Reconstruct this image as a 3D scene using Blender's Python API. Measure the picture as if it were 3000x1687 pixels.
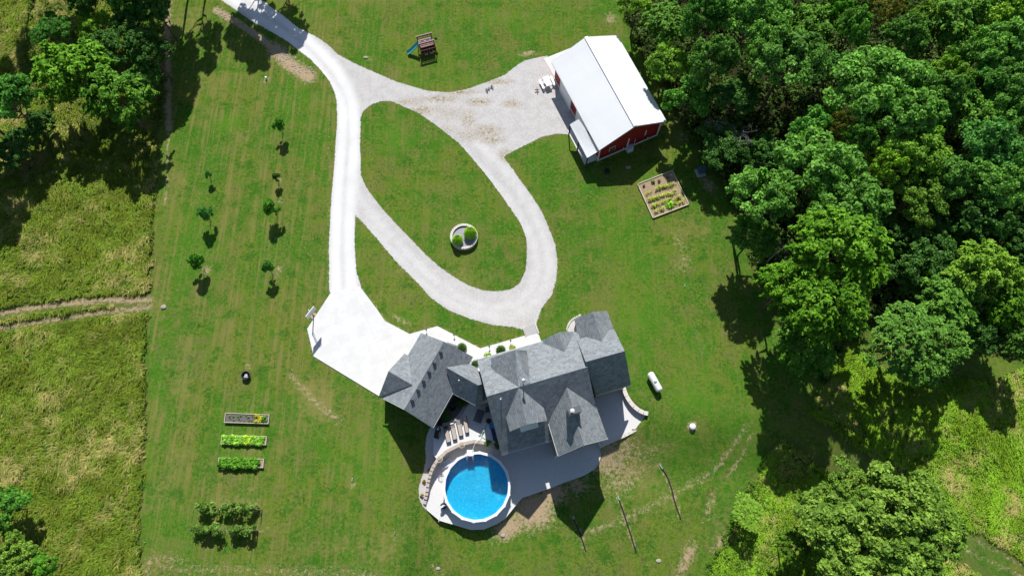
import bpy, bmesh, math, random
import numpy as np
from mathutils import Vector, Matrix
R = math.radians
rng = np.random.default_rng(7)
random.seed(7)
for o in list(bpy.data.objects): bpy.data.objects.remove(o)
S = bpy.context.scene
COL = S.collection

# ---------------------------------------------------------------- camera, sky, sun, exposure
TILT, CAMH, FPX = R(20.0), 76.0, 2000.0
cd = bpy.data.cameras.new('camera'); cam = bpy.data.objects.new('camera', cd); COL.objects.link(cam)
cam.location = (0, 0, CAMH); cam.rotation_euler = (TILT, 0, 0)
cd.sensor_width = 36; cd.lens = 36*FPX/3000; cd.clip_start = 0.5; cd.clip_end = 3000
S.camera = cam
SUN_EL, SUN_AZ = R(48), R(2.2)
W = bpy.data.worlds.new('World'); S.world = W; W.use_nodes = True
wn = W.node_tree.nodes; wl = W.node_tree.links
sky = wn.new('ShaderNodeTexSky'); sky.sky_type = 'NISHITA'; sky.sun_disc = False
sky.sun_elevation = SUN_EL; sky.sun_rotation = -SUN_AZ; sky.air_density = 1.0; sky.dust_density = 0.6
wl.new(sky.outputs[0], wn['Background'].inputs[0]); wn['Background'].inputs[1].default_value = 0.072
sd = bpy.data.lights.new('sun', 'SUN'); sd.energy = 4.4; sd.angle = R(0.55); sd.color = (1.0, 0.97, 0.925)
so = bpy.data.objects.new('sun', sd); COL.objects.link(so)
dvec = Vector((math.sin(SUN_AZ)*math.cos(SUN_EL), -math.cos(SUN_AZ)*math.cos(SUN_EL), -math.sin(SUN_EL)))
so.rotation_euler = dvec.to_track_quat('-Z', 'Y').to_euler(); so.location = (0, 60, 90)
S.view_settings.view_transform = 'Standard'; S.view_settings.look = 'None'
S.view_settings.exposure = 0.32; S.view_settings.gamma = 1.0
S.render.resolution_x = 1024; S.render.resolution_y = 575
S.render.engine = 'CYCLES'
try:
    S.cycles.max_bounces = 6; S.cycles.transparent_max_bounces = 12; S.cycles.caustics_refractive = False; S.cycles.caustics_reflective = False
except Exception: pass

# ---------------------------------------------------------------- survey helpers: photo point + height -> metres on site
FW = np.array([0, math.sin(TILT), -math.cos(TILT)]); UP = np.array([0, math.cos(TILT), math.sin(TILT)])
def P(px, py, z=0.0):
    d = FW + np.array([1., 0, 0])*(px-1500)/FPX - UP*(py-843.5)/FPX
    s = (z-CAMH)/d[2]
    return np.array([d[0]*s, d[1]*s, z])
def sstep(a, b, x):
    t = np.clip((np.asarray(x, float)-a)/(b-a), 0, 1); return t*t*(3-2*t)
def base_h(x, y):
    x = np.asarray(x, float); y = np.asarray(y, float)
    return -(1.9*sstep(13.5, 5.5, y) + 0.8*sstep(5, -15, y)) * sstep(-12.5, -7.5, x)
def G(px, py, dz=0.0):
    z = 0.0
    for _ in range(4):
        p = P(px, py, z+dz); z = float(base_h(p[0], p[1]))
    return P(px, py, z+dz)
def hash2(ix, iy, seed):
    h = (ix.astype(np.int64)*374761393 + iy.astype(np.int64)*668265263 + seed*1442695041) & 0xffffffff
    h = ((h ^ (h >> 13))*1274126177) & 0xffffffff
    return ((h ^ (h >> 16)) & 0xffffff)/float(0xffffff)
def vnoise(x, y, seed=0):
    x = np.asarray(x, float); y = np.asarray(y, float)
    ix = np.floor(x); iy = np.floor(y); fx = x-ix; fy = y-iy
    fx = fx*fx*(3-2*fx); fy = fy*fy*(3-2*fy)
    a = hash2(ix, iy, seed); b = hash2(ix+1, iy, seed); c = hash2(ix, iy+1, seed); d = hash2(ix+1, iy+1, seed)
    return (a*(1-fx)+b*fx)*(1-fy)+(c*(1-fx)+d*fx)*fy
def fbm(x, y, scale, seed=0, o=3):
    s = 0; a = .5; t = 0
    for k in range(o):
        s = s + a*vnoise(np.asarray(x)/scale*(2**k), np.asarray(y)/scale*(2**k), seed+k*17); t += a; a *= .5
    return s/t
def segdist(x, y, pts, closed=False):
    pts = [np.asarray(p[:2], float) for p in pts]; n = len(pts); best = np.full(np.shape(x), 1e9)
    for i in range(n if closed else n-1):
        a = pts[i]; b = pts[(i+1) % n]; ab = b-a; L = max(ab@ab, 1e-9)
        t = np.clip(((x-a[0])*ab[0]+(y-a[1])*ab[1])/L, 0, 1)
        best = np.minimum(best, np.hypot(x-a[0]-t*ab[0], y-a[1]-t*ab[1]))
    return best
def inside(x, y, pts):
    r = np.zeros(np.shape(x), bool); n = len(pts)
    for i in range(n):
        x1, y1 = pts[i][:2]; x2, y2 = pts[(i+1) % n][:2]
        if y1 == y2: continue
        c = ((y1 > y) != (y2 > y)) & (x < (x2-x1)*(y-y1)/(y2-y1)+x1); r ^= c
    return r
def sdf(x, y, pts):
    d = segdist(x, y, pts, True); return np.where(inside(x, y, pts), d, -d)
def smooth(pts, closed=True, k=4):
    n = len(pts); out = []
    rr = range(n) if closed else range(n-1)
    for i in rr:
        if closed: p0, p1, p2, p3 = (np.array(pts[(i+j-1) % n], float) for j in range(4))
        else: p0, p1, p2, p3 = (np.array(pts[min(max(i+j-1, 0), n-1)], float) for j in range(4))
        for s in range(k):
            t = s/k
            out.append(tuple(.5*((2*p1)+(-p0+p2)*t+(2*p0-5*p1+4*p2-p3)*t*t+(-p0+3*p1-3*p2+p3)*t**3)))
    if not closed: out.append(tuple(pts[-1]))
    return out

# ---------------------------------------------------------------- object helpers
def tag(o, label=None, cat=None, group=None, kind=None):
    if label: o['label'] = label
    if cat: o['category'] = cat
    if group: o['group'] = group
    if kind: o['kind'] = kind
    return o
def thing(name, label, cat, loc=(0, 0, 0), rz=0, group=None):
    o = bpy.data.objects.new(name, None); COL.objects.link(o); o.empty_display_size = .3
    o.location = tuple(float(v) for v in loc); o.rotation_euler = (0, 0, rz)
    return tag(o, label, cat, group)
def link(name, me, mat, parent=None):
    o = bpy.data.objects.new(name, me); COL.objects.link(o)
    if mat is not None and not me.materials: me.materials.append(mat)
    if parent is not None: o.parent = parent
    return o
class MB:
    def __init__(s): s.v = []; s.f = []; s.uv = []
    def add(s, vs, fs):
        b = len(s.v); s.v += [tuple(map(float, v)) for v in vs]; s.f += [tuple(i+b for i in f) for f in fs]; return s
    def box(s, c, d, rz=0, rx=0, ry=0, taper=1.0):
        m = Matrix.Translation(Vector([float(q) for q in c])) @ Matrix.Rotation(rz, 4, 'Z') @ Matrix.Rotation(ry, 4, 'Y') @ Matrix.Rotation(rx, 4, 'X')
        x, y, z = d[0]/2, d[1]/2, d[2]/2
        vs = [m @ Vector((sx*x*(taper if sz > 0 else 1), sy*y*(taper if sz > 0 else 1), sz*z)) for sz in (-1, 1) for sx, sy in ((-1, -1), (1, -1), (1, 1), (-1, 1))]
        return s.add(vs, [(3, 2, 1, 0), (4, 5, 6, 7), (0, 1, 5, 4), (1, 2, 6, 5), (2, 3, 7, 6), (3, 0, 4, 7)])
    def bar(s, a, b, w, h=None):
        a = Vector([float(q) for q in a]); b = Vector([float(q) for q in b]); h = h or w; d = (b-a)
        if d.length < 1e-6: return s
        q = d.normalized(); u = q.cross(Vector((0, 0, 1)))
        if u.length < 1e-3: u = Vector((1, 0, 0))
        u.normalize(); v = q.cross(u); u = u*w/2; v = v*h/2
        vs = [p+i*u+j*v for p in (a, b) for i, j in ((-1, -1), (1, -1), (1, 1), (-1, 1))]
        return s.add(vs, [(0, 1, 2, 3), (7, 6, 5, 4), (0, 4, 5, 1), (1, 5, 6, 2), (2, 6, 7, 3), (3, 7, 4, 0)])
    def tube(s, pts, r, n=8):
        pts = [Vector([float(q) for q in p]) for p in pts]; rs = r if isinstance(r, (list, tuple)) else [r]*len(pts); rings = []
        for i, p in enumerate(pts):
            d = (pts[min(i+1, len(pts)-1)]-pts[max(i-1, 0)]).normalized(); u = d.cross(Vector((0, 0, 1)))
            if u.length < 1e-3: u = Vector((1, 0, 0))
            u.normalize(); w = d.cross(u)
            rings.append([p+rs[i]*(math.cos(2*math.pi*k/n)*u+math.sin(2*math.pi*k/n)*w) for k in range(n)])
        vs = [v for r_ in rings for v in r_]; fs = []
        for i in range(len(pts)-1):
            for k in range(n): fs.append((i*n+k, i*n+(k+1) % n, (i+1)*n+(k+1) % n, (i+1)*n+k))
        fs.append(tuple(range(n))[::-1]); fs.append(tuple((len(pts)-1)*n+k for k in range(n)))
        return s.add(vs, fs)
    def lathe(s, c, prof, n=20, closed=False):
        vs = []; fs = []
        for r, z in prof:
            for k in range(n): vs.append((c[0]+r*math.cos(2*math.pi*k/n), c[1]+r*math.sin(2*math.pi*k/n), c[2]+z))
        for i in range(len(prof)-1):
            for k in range(n): fs.append((i*n+k, i*n+(k+1) % n, (i+1)*n+(k+1) % n, (i+1)*n+k))
        return s.add(vs, fs)
    def prism(s, poly, z0, z1):
        n = len(poly)
        a = sum(poly[i][0]*poly[(i+1) % n][1]-poly[(i+1) % n][0]*poly[i][1] for i in range(n))
        if a < 0: poly = poly[::-1]
        vs = [(p[0], p[1], z0) for p in poly]+[(p[0], p[1], z1) for p in poly]
        return s.add(vs, [tuple(range(n))[::-1], tuple(range(n, 2*n))]+[(i, (i+1) % n, n+(i+1) % n, n+i) for i in range(n)])
    def mesh(s, name='m'):
        me = bpy.data.meshes.new(name); me.from_pydata(s.v, [], s.f); me.update(); return me
    def build(s, name, mat, parent=None, world=False, smooth=False):
        me = s.mesh(name)
        if smooth: me.polygons.foreach_set('use_smooth', [True]*len(me.polygons))
        o = link(name, me, mat, parent)
        if world and parent is not None: me.transform(Matrix.Translation(-parent.location) if parent.rotation_euler.z == 0 else (Matrix.Rotation(-parent.rotation_euler.z, 4, 'Z') @ Matrix.Translation(-parent.location)))
        return o
def recenter(o):
    """put a single-mesh thing's origin at its base"""
    me = o.data; n = len(me.vertices); co = np.empty(n*3); me.vertices.foreach_get('co', co); co = co.reshape(-1, 3)
    c = (co.min(0)+co.max(0))/2; c[2] = co[:, 2].min(); me.transform(Matrix.Translation(-Vector(c))); o.location = c; return o
def npmesh(name, V, F, col=None, attrs=None):
    """fast mesh from numpy: F is (n,4) or (n,3)"""
    me = bpy.data.meshes.new(name); nv = len(V); nf, k = F.shape
    me.vertices.add(nv); me.vertices.foreach_set('co', V.astype(np.float32).ravel())
    me.loops.add(nf*k); me.loops.foreach_set('vertex_index', F.astype(np.int32).ravel())
    me.polygons.add(nf); me.polygons.foreach_set('loop_start', (np.arange(nf)*k).astype(np.int32)); me.polygons.foreach_set('loop_total', np.full(nf, k, np.int32))
    me.update(calc_edges=True)
    if col is not None:
        a = me.color_attributes.new('col', 'FLOAT_COLOR', 'POINT'); c = np.ones((nv, 4), np.float32); c[:, :3] = col; a.data.foreach_set('color', c.ravel())
    for nme, arr in (attrs or {}).items():
        a = me.color_attributes.new(nme, 'FLOAT_COLOR', 'POINT'); c = np.ones((nv, 4), np.float32); c[:, :arr.shape[1]] = arr; a.data.foreach_set('color', c.ravel())
    return me

# ---------------------------------------------------------------- materials
class N:
    def __init__(s, name, rough=.8, spec=.3):
        s.m = bpy.data.materials.new(name); s.m.use_nodes = True; s.t = s.m.node_tree; s.b = s.t.nodes['Principled BSDF']
        s.b.inputs['Roughness'].default_value = rough; s.b.inputs['Specular IOR Level'].default_value = spec
    def n(s, t, ins=None, **kw):
        x = s.t.nodes.new('ShaderNode'+t)
        for k, v in kw.items(): setattr(x, k, v)
        for k, v in (ins or {}).items(): s.set(x.inputs[k], v)
        return x
    def set(s, i, v):
        if hasattr(v, 'outputs'): v = v.outputs[0]
        if isinstance(v, bpy.types.NodeSocket): s.t.links.new(v, i)
        else:
            if isinstance(v, tuple) and len(v) == 3 and i.type == 'RGBA': v = v+(1,)
            i.default_value = v
    def pos(s): return s.n('NewGeometry').outputs['Position']
    def obj(s): return s.n('TexCoord').outputs['Object']
    def noise(s, vec, scale, det=3, rough=.55, dist=0): 
        x = s.n('TexNoise', {'Vector': vec, 'Scale': scale, 'Detail': det, 'Roughness': rough, 'Distortion': dist}); return x.outputs['Fac']
    def math(s, op, a, b=0.0, c=None, clamp=False):
        x = s.n('Math', {0: a, 1: b}, operation=op, use_clamp=clamp)
        if c is not None: s.set(x.inputs[2], c)
        return x.outputs[0]
    def mix(s, f, a, b, mode='MIX'):
        x = s.n('Mix', data_type='RGBA', blend_type=mode); s.set(x.inputs[0], f); s.set(x.inputs[6], a); s.set(x.inputs[7], b); return x.outputs[2]
    def ramp(s, f, lo, hi):
        x = s.n('MapRange', {0: f, 1: lo, 2: hi}, interpolation_type='SMOOTHSTEP'); return x.outputs[0]
    def vscale(s, v, sc):
        x = s.n('Mapping'); s.set(x.inputs[0], v); x.inputs['Scale'].default_value = sc; return x.outputs[0]
    def attr(s, name): return s.n('Attribute', attribute_name=name)
    def bump(s, h, strength, dist):
        x = s.n('Bump', {'Height': h, 'Strength': strength, 'Distance': dist}); s.set(s.b.inputs['Normal'], x.outputs[0])
    def base(s, c): s.set(s.b.inputs['Base Color'], c); return s
def flat(name, c, rough=.7, spec=.3, metal=0, var=.12, vs=3.0):
    """a real material with a little wear: noise-varied colour and roughness"""
    m = N(name, rough, spec); v = m.obj(); f = m.noise(v, vs, 4); g = m.noise(v, vs*9, 2)
    a = tuple(x*(1-var) for x in c); b = tuple(min(1, x*(1+var)) for x in c)
    m.base(m.mix(m.math('MULTIPLY_ADD', g, .4, m.math('MULTIPLY', f, .6)), a, b)); m.b.inputs['Metallic'].default_value = metal
    return m.m

def mk_lawn():
    m = N('lawn_ground', 1.0, .0); p = m.pos()
    a1 = m.attr('mask'); sp = m.n('SeparateColor'); m.set(sp.inputs[0], a1.outputs['Color'])
    bare, dry, field = sp.outputs[0], sp.outputs[1], sp.outputs[2]
    a2 = m.attr('mask2'); s2 = m.n('SeparateColor'); m.set(s2.inputs[0], a2.outputs['Color'])
    wood, stripe, lush = s2.outputs[0], s2.outputs[1], s2.outputs[2]
    big = m.noise(p, .09, 3); mid = m.noise(p, .55, 4, .6); fine = m.noise(p, 2.9, 5, .85); grain = m.noise(p, 13, 2, .8)
    c = m.mix(m.ramp(big, .42, .58), (.052, .165, .011), (.130, .190, .020))
    c = m.mix(m.ramp(mid, .50, .62), c, (.135, .165, .040)); c = m.mix(m.ramp(mid, .47, .36), c, (.036, .135, .012))
    md2 = m.noise(m.vscale(p, (1, .6, 1)), .22, 4, .7); c = m.mix(m.math('MULTIPLY', m.ramp(md2, .51, .60), .85), c, (.040, .172, .010)); c = m.mix(m.math('MULTIPLY', m.ramp(md2, .47, .38), .75), c, (.165, .165, .042))
    c = m.mix(m.math('MULTIPLY', m.ramp(fine, .495, .585), m.ramp(m.noise(p, .6, 3), .3, .62)), c, (.165, .215, .036))
    c = m.mix(m.math('MULTIPLY', m.ramp(fine, .50, .43), m.math('MULTIPLY_ADD', m.ramp(m.noise(p, .45, 3), .35, .65), .6, .2)), c, (.020, .072, .008))
    c = m.mix(m.math('MULTIPLY', m.ramp(grain, .5, .62), .5), c, (.150, .205, .036))
    c = m.mix(m.math('MULTIPLY', m.ramp(grain, .5, .38), .6), c, (.022, .062, .010))
    c = m.mix(m.math('MULTIPLY', lush, .85), c, m.mix(fine, (.050, .170, .012), (.110, .235, .020)))
    # mowing lines: thin straw-coloured lines along the attribute
    sx = m.n('SeparateXYZ'); m.set(sx.inputs[0], p)
    wv = m.noise(m.vscale(p, (1, .03, 1)), 2.1, 4, .7)
    c = m.mix(m.math('MULTIPLY', m.math('MULTIPLY', m.ramp(wv, .47, .62), stripe), m.ramp(mid, .3, .6)), c, (.185, .185, .050))
    ds = m.math('MULTIPLY', m.ramp(m.math('ADD', dry, m.math('MULTIPLY_ADD', m.noise(p, 1.3, 6, .8), 2.2, -1.15)), .20, .8), .68)
    c = m.mix(ds, c, m.mix(grain, (.165, .165, .036), (.300, .255, .100)))
    sc = m.ramp(m.math('MULTIPLY_ADD', m.noise(p, 1.7, 5, .75), .5, m.math('MULTIPLY', m.ramp(m.noise(p, .23, 3, .6), .45, .7), .32)), .50, .62)
    c = m.mix(m.math('MULTIPLY', m.math('MULTIPLY', sc, .45), m.math('SUBTRACT', 1.0, wood)), c, (.190, .175, .065))
    fc = m.mix(m.noise(p, 1.2, 4, .7), (.060, .105, .018), (.160, .170, .050))
    c = m.mix(field, c, fc)
    nb = m.math('ADD', m.math('MULTIPLY', bare, 1.14), m.math('MULTIPLY_ADD', m.noise(p, 2.6, 6, .9), 4.2, -2.2))
    c = m.mix(m.math('MULTIPLY', m.ramp(nb, .30, .85), .92), c, m.mix(m.noise(p, 5, 4, .8), (.300, .200, .115), (.560, .420, .290)))
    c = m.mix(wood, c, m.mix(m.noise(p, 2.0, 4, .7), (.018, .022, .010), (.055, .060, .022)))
    m.base(c)
    h = m.math('ADD', m.math('MULTIPLY', fine, .5), m.math('MULTIPLY', grain, .35)); m.bump(h, .7, .16)
    return m.m
def cut_edge(m, attname, nsc, amp, lo=-.02, hi=.02):
    """ragged real edge: the sheet stops where its distance-to-edge falls below noise"""
    a = m.attr(attname); sp = m.n('SeparateColor'); m.set(sp.inputs[0], a.outputs['Color']); p = m.pos()
    e = m.math('ADD', m.math('MULTIPLY_ADD', sp.outputs[0], 1.0, -0.5), m.math('MULTIPLY', m.math('ADD', m.noise(p, nsc, 4, .8), -.5), amp))
    m.set(m.b.inputs['Alpha'], m.ramp(e, lo, hi)); return sp
def mk_gravel():
    m = N('white_gravel', .95, .1); p = m.pos(); sp = cut_edge(m, 'edge', 3.0, .5)
    track, dirt = sp.outputs[1], sp.outputs[2]
    f = m.noise(p, 14, 3, .85); g = m.noise(p, .8, 4, .6); st = m.noise(m.vscale(p, (1, 1, 1)), 4.5, 4, .8)
    c = m.mix(m.ramp(g, .4, .6), (.405, .40, .39), (.50, .495, .485))
    c = m.mix(m.ramp(f, .47, .60), c, (.68, .64, .63)); c = m.mix(m.math('MULTIPLY', m.ramp(f, .5, .40), .65), c, (.30, .30, .29))
    c = m.mix(m.math('MULTIPLY', m.ramp(st, .52, .44), .35), c, (.42, .40, .36))
    c = m.mix(track, c, m.mix(f, (.70, .70, .695), (.80, .80, .79)))
    dn = m.math('MULTIPLY', dirt, m.ramp(m.noise(p, 2.5, 5, .8), .42, .52))
    c = m.mix(dn, c, m.mix(st, (.30, .22, .14), (.50, .40, .29)))
    wd = m.math('MULTIPLY', m.ramp(m.noise(p, 3.4, 4, .85), .53, .57), m.math('MULTIPLY', dirt, 1.0, clamp=True))
    c = m.mix(wd, c, (.085, .115, .035))
    m.base(c); m.bump(f, .5, .04); return m.m
def mk_concrete(name, c0, c1, joint=4.2, rot=0.0, jw=.012):
    m = N(name, .85, .2); p = m.pos(); f = m.ramp(m.noise(p, .5, 6, .7), .38, .62); g = m.noise(p, 30, 2)
    c = m.mix(m.math('MULTIPLY_ADD', g, .2, m.math('MULTIPLY', f, .8)), c0, c1)
    mp = m.n('Mapping'); m.set(mp.inputs[0], p); mp.inputs['Rotation'].default_value = (0, 0, rot)
    x = m.n('SeparateXYZ'); m.set(x.inputs[0], mp.outputs[0])
    for k in (0, 1):
        fr = m.math('PINGPONG', x.outputs[k], joint/2)
        c = m.mix(m.math('MULTIPLY', m.math('LESS_THAN', fr, jw), .45), c, tuple(q*.55 for q in c0))
    st = m.noise(p, 2.4, 4, .8)
    c = m.mix(m.math('MULTIPLY', m.ramp(st, .58, .75), .15), c, tuple(q*.55 for q in c0))
    m.base(c); m.bump(g, .15, .01); return m.m
def mk_pebble(name, c0, c1):
    m = N(name, .9, .15); p = m.pos(); f = m.noise(p, 16, 3, .85); g = m.noise(p, .5, 4)
    c = m.mix(m.ramp(f, .42, .58), c0, c1); c = m.mix(m.math('MULTIPLY', g, .25), c, tuple(q*.7 for q in c0))
    sp = m.n('TexVoronoi', {'Vector': p, 'Scale': 1.8}); lo = m.math('MULTIPLY', m.math('LESS_THAN', sp.outputs['Distance'], .10), m.ramp(m.noise(p, .35, 2), .5, .6))
    c = m.mix(m.math('MULTIPLY', lo, .8), c, (.05, .045, .03))
    m.base(c); m.bump(f, .4, .02); return m.m
def mk_shingle():
    m = N('grey_shingle', .9, .15); uv = m.n('UVMap').outputs[0]
    vo = m.n('TexVoronoi', {'Vector': m.vscale(uv, (2.9, 3.3, 1)), 'Scale': 1.0, 'Randomness': .55}); ce = m.n('SeparateColor', {0: vo.outputs['Color']}).outputs[0]
    f = m.noise(uv, 8.0, 2, .7); g = m.noise(uv, .45, 4, .6)
    c = m.mix(m.math('MULTIPLY_ADD', ce, .7, .15), (.135, .153, .170), (.315, .342, .360))
    c = m.mix(m.math('MULTIPLY', m.ramp(f, .5, .62), .4), c, (.39, .42, .435)); c = m.mix(m.math('MULTIPLY', m.ramp(f, .5, .38), .4), c, (.12, .135, .15))
    c = m.mix(m.math('MULTIPLY', m.ramp(g, .4, .6), .22), c, (.27, .285, .29))
    rw = m.n('SeparateXYZ'); m.set(rw.inputs[0], uv); row = m.math('PINGPONG', rw.outputs[1], .145); c = m.mix(m.math('MULTIPLY', m.math('LESS_THAN', row, .03), .35), c, (.10, .11, .125))
    m.base(c); sx = m.n('SeparateXYZ'); m.set(sx.inputs[0], uv)
    m.bump(f, .35, .02)
    return m.m
def mk_metalroof():
    m = N('white_ribbed_metal', .45, .4); uv = m.n('UVMap').outputs[0]; sx = m.n('SeparateXYZ'); m.set(sx.inputs[0], uv)
    g = m.noise(m.vscale(uv, (1, .15, 1)), 1.2, 3)
    fr = m.math('PINGPONG', sx.outputs[0], .125); ln = m.math('LESS_THAN', fr, .03)
    m.base(m.mix(m.math('MULTIPLY', ln, .22), m.mix(g, (.78, .795, .805), (.84, .85, .855)), (.45, .47, .50))); return m.m
def mk_siding(name, c0, c1, step=.12):
    m = N(name, .7, .3); p = m.pos(); sx = m.n('SeparateXYZ'); m.set(sx.inputs[0], p)
    fr = m.math('FRACT', m.math('DIVIDE', sx.outputs[2], step)); f = m.noise(p, 2.5, 4)
    c = m.mix(f, c0, c1); c = m.mix(m.math('MULTIPLY', m.math('LESS_THAN', fr, .12), .5), c, tuple(q*.4 for q in c0))
    m.base(c); m.bump(fr, .3, .02); return m.m
def mk_stone():
    m = N('ledge_stone', .9, .2); p = m.obj(); br = m.n('TexVoronoi', {'Vector': m.vscale(p, (1, 1, 2.2)), 'Scale': 2.6})
    c = m.mix(m.n('SeparateColor', {0: br.outputs['Color']}).outputs[0], (.26, .24, .21), (.46, .43, .39)); m.base(c); m.bump(m.noise(p, 9, 4), .5, .03); return m.m
def mk_leaf(name, gain=(2.15, 2.05, 1.35), rough=.6, spec=.18, trans=.25):
    m = N(name, rough, spec); a = m.attr('col'); oi = m.n('ObjectInfo')
    c = m.mix(1.0, m.mix(1.0, a.outputs['Color'], oi.outputs['Color'], 'MULTIPLY'), (gain[0], gain[1], gain[2]), 'MULTIPLY'); m.base(c)
    tr = m.n('BsdfTranslucent'); m.set(tr.inputs[0], m.mix(1.0, c, (1.0, 1.15, .45), 'MULTIPLY'))
    mx = m.n('MixShader', {0: trans}); m.set(mx.inputs[1], m.b.outputs[0]); m.set(mx.inputs[2], tr.outputs[0])
    out = [x for x in m.t.nodes if x.type == 'OUTPUT_MATERIAL'][0]; m.set(out.inputs[0], mx.outputs[0]); return m.m
def mk_water():
    m = N('pool_water', .05, .5); p = m.pos(); out = [x for x in m.t.nodes if x.type == 'OUTPUT_MATERIAL'][0]
    w1 = m.noise(p, 2.6, 4, .65, 1.2); w2 = m.noise(p, 7.0, 3, .6, .8)
    h = m.math('MULTIPLY_ADD', w2, .35, w1); bp = m.n('Bump', {'Height': h, 'Strength': 1.0, 'Distance': .12})
    gl = m.n('BsdfGlossy', {'Color': (1, 1, 1), 'Roughness': .06}); m.set(gl.inputs['Normal'], bp.outputs[0])
    tr = m.n('BsdfTransparent', {'Color': (.64, .95, 1.0)}); fr = m.n('Fresnel', {'IOR': 1.33}); m.set(fr.inputs['Normal'], bp.outputs[0])
    mx = m.n('MixShader', {0: fr.outputs[0]}); m.set(mx.inputs[1], tr.outputs[0]); m.set(mx.inputs[2], gl.outputs[0]); m.set(out.inputs[0], mx.outputs[0]); return m.m
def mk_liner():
    m = N('pool_liner_caustics', .6, .3); p = m.pos(); wp = m.n('VectorMath', {0: p, 1: (0, 0, 0)}, operation='ADD')
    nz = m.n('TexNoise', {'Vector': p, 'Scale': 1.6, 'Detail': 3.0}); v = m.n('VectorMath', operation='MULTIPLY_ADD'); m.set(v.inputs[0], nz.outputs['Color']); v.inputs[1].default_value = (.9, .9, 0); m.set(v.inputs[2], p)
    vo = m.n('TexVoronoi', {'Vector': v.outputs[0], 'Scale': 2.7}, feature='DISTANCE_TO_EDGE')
    c = m.mix(m.ramp(vo.outputs['Distance'], .07, .0), (.0, .60, .98), (.12, .78, 1.0))  # pale net: rippling sunlight caustics painted into the liner colour
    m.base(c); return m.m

M = {}
M['lawn'] = mk_lawn(); M['gravel'] = mk_gravel()
M['drive'] = mk_concrete('bright_concrete', (.62, .615, .60), (.70, .695, .68), 4.3, R(-27))
M['patio'] = mk_concrete('patio_concrete', (.64, .64, .635), (.72, .715, .705), 3.2, R(-16))
M['walk'] = mk_concrete('walk_concrete', (.62, .615, .60), (.70, .695, .68), 1.5, R(-15))
M['pebble'] = mk_pebble('pebble_patio', (.60, .59, .585), (.76, .745, .725))
M['strip'] = mk_pebble('pale_stone_chips', (.46, .45, .44), (.62, .60, .57))
M['shingle'] = mk_shingle(); M['mroof'] = mk_metalroof()
M['siding'] = mk_siding('tan_siding', (.30, .27, .235), (.36, .33, .29)); M['stone'] = mk_stone()
M['redmetal'] = mk_siding('red_metal_wall', (.26, .012, .014), (.33, .020, .020), 9.0)
M['white'] = flat('white_paint', (.80, .80, .80), .5, .4, var=.05); M['offwhite'] = flat('offwhite_block', (.62, .58, .53), .9, .2, var=.15)
M['block'] = flat('tan_block', (.46, .40, .35), .92, .2, var=.25, vs=5); M['black'] = flat('black_metal', (.018, .018, .02), .5, .4)
M['dark'] = flat('dark_shingle_edge', (.05, .052, .058), .8); M['glass'] = flat('window_glass', (.03, .04, .05), .08, .8)
M['gutter'] = flat('pale_gutter', (.62, .62, .60), .45, .4, var=.06); M['copper'] = flat('fascia', (.45, .43, .40), .6)
M['wood'] = flat('grey_timber', (.36, .30, .22), .85, .2, var=.3, vs=6); M['palewood'] = flat('pale_timber', (.56, .50, .38), .8, .2, var=.2, vs=4)
M['redwood'] = flat('dark_red_timber', (.10, .022, .024), .6, .3, var=.3); M['pinkwood'] = flat('faded_red_timber', (.42, .26, .26), .7, .3, var=.25)
M['teal'] = flat('teal_plastic', (.06, .38, .38), .32, .5, var=.08); M['soil'] = flat('garden_soil', (.34, .25, .16), .95, .1, var=.35, vs=4)
M['mulch'] = flat('dark_mulch', (.14, .125, .125), .95, .1, var=.5, vs=9); M['greygravel'] = flat('grey_gravel', (.33, .33, .36), .95, .1, var=.3, vs=20)
M['bark'] = flat('bark', (.13, .10, .075), .95, .1, var=.4, vs=4); M['deadwood'] = flat('dead_wood', (.22, .20, .20), .9, .1, var=.3)
M['leaf'] = mk_leaf('leaves'); M['needle'] = mk_leaf('fine_leaves', trans=.12); M['grassblade'] = mk_leaf('grass_blades', (1.55, 1.5, 1.1), rough=.8, spec=.08, trans=.3)
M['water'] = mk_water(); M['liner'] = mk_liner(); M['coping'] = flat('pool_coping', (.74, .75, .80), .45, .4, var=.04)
M['cushion'] = flat('taupe_cushion', (.43, .37, .33), .9, .2, var=.08); M['wicker'] = flat('dark_wicker', (.06, .05, .048), .7, .3, var=.3, vs=18)
M['charcoal'] = flat('charcoal_slats', (.07, .07, .085), .55, .4, var=.2); M['blue'] = flat('blue_plastic', (.02, .22, .42), .5, .4)
M['navy'] = flat('navy_cushion', (.035, .06, .13), .85, .2); M['tank'] = flat('tank_white', (.80, .81, .80), .3, .5, var=.03)
M['green'] = flat('green_plastic', (.08, .36, .22), .4, .4); M['mint'] = flat('mint_plastic', (.30, .52, .48), .45, .4); M['pipe'] = flat('black_drain_pipe', (.035, .03, .028), .7, .3, var=.3, vs=12)
M['rock'] = flat('limestone_rock', (.36, .33, .27), .95, .15, var=.3, vs=2.5); M['panelblue'] = flat('blue_grey_panel', (.30, .42, .62), .5, .4)
M['ac'] = flat('pale_cabinet', (.62, .66, .72), .5, .4); M['chim'] = flat('chimney_cap', (.10, .105, .125), .6, .4); M['hose'] = flat('hose_green', (.04, .16, .10), .5, .4)
M['paver'] = flat('grey_paver', (.42, .41, .41), .9, .2, var=.2, vs=3)
M['boxgreen'] = flat('dark_teal_cabinet', (.05, .11, .13), .45, .4); M['orangewood'] = flat('bare_soil_ring', (.44, .34, .24), .95, .1, var=.3, vs=8)

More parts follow.
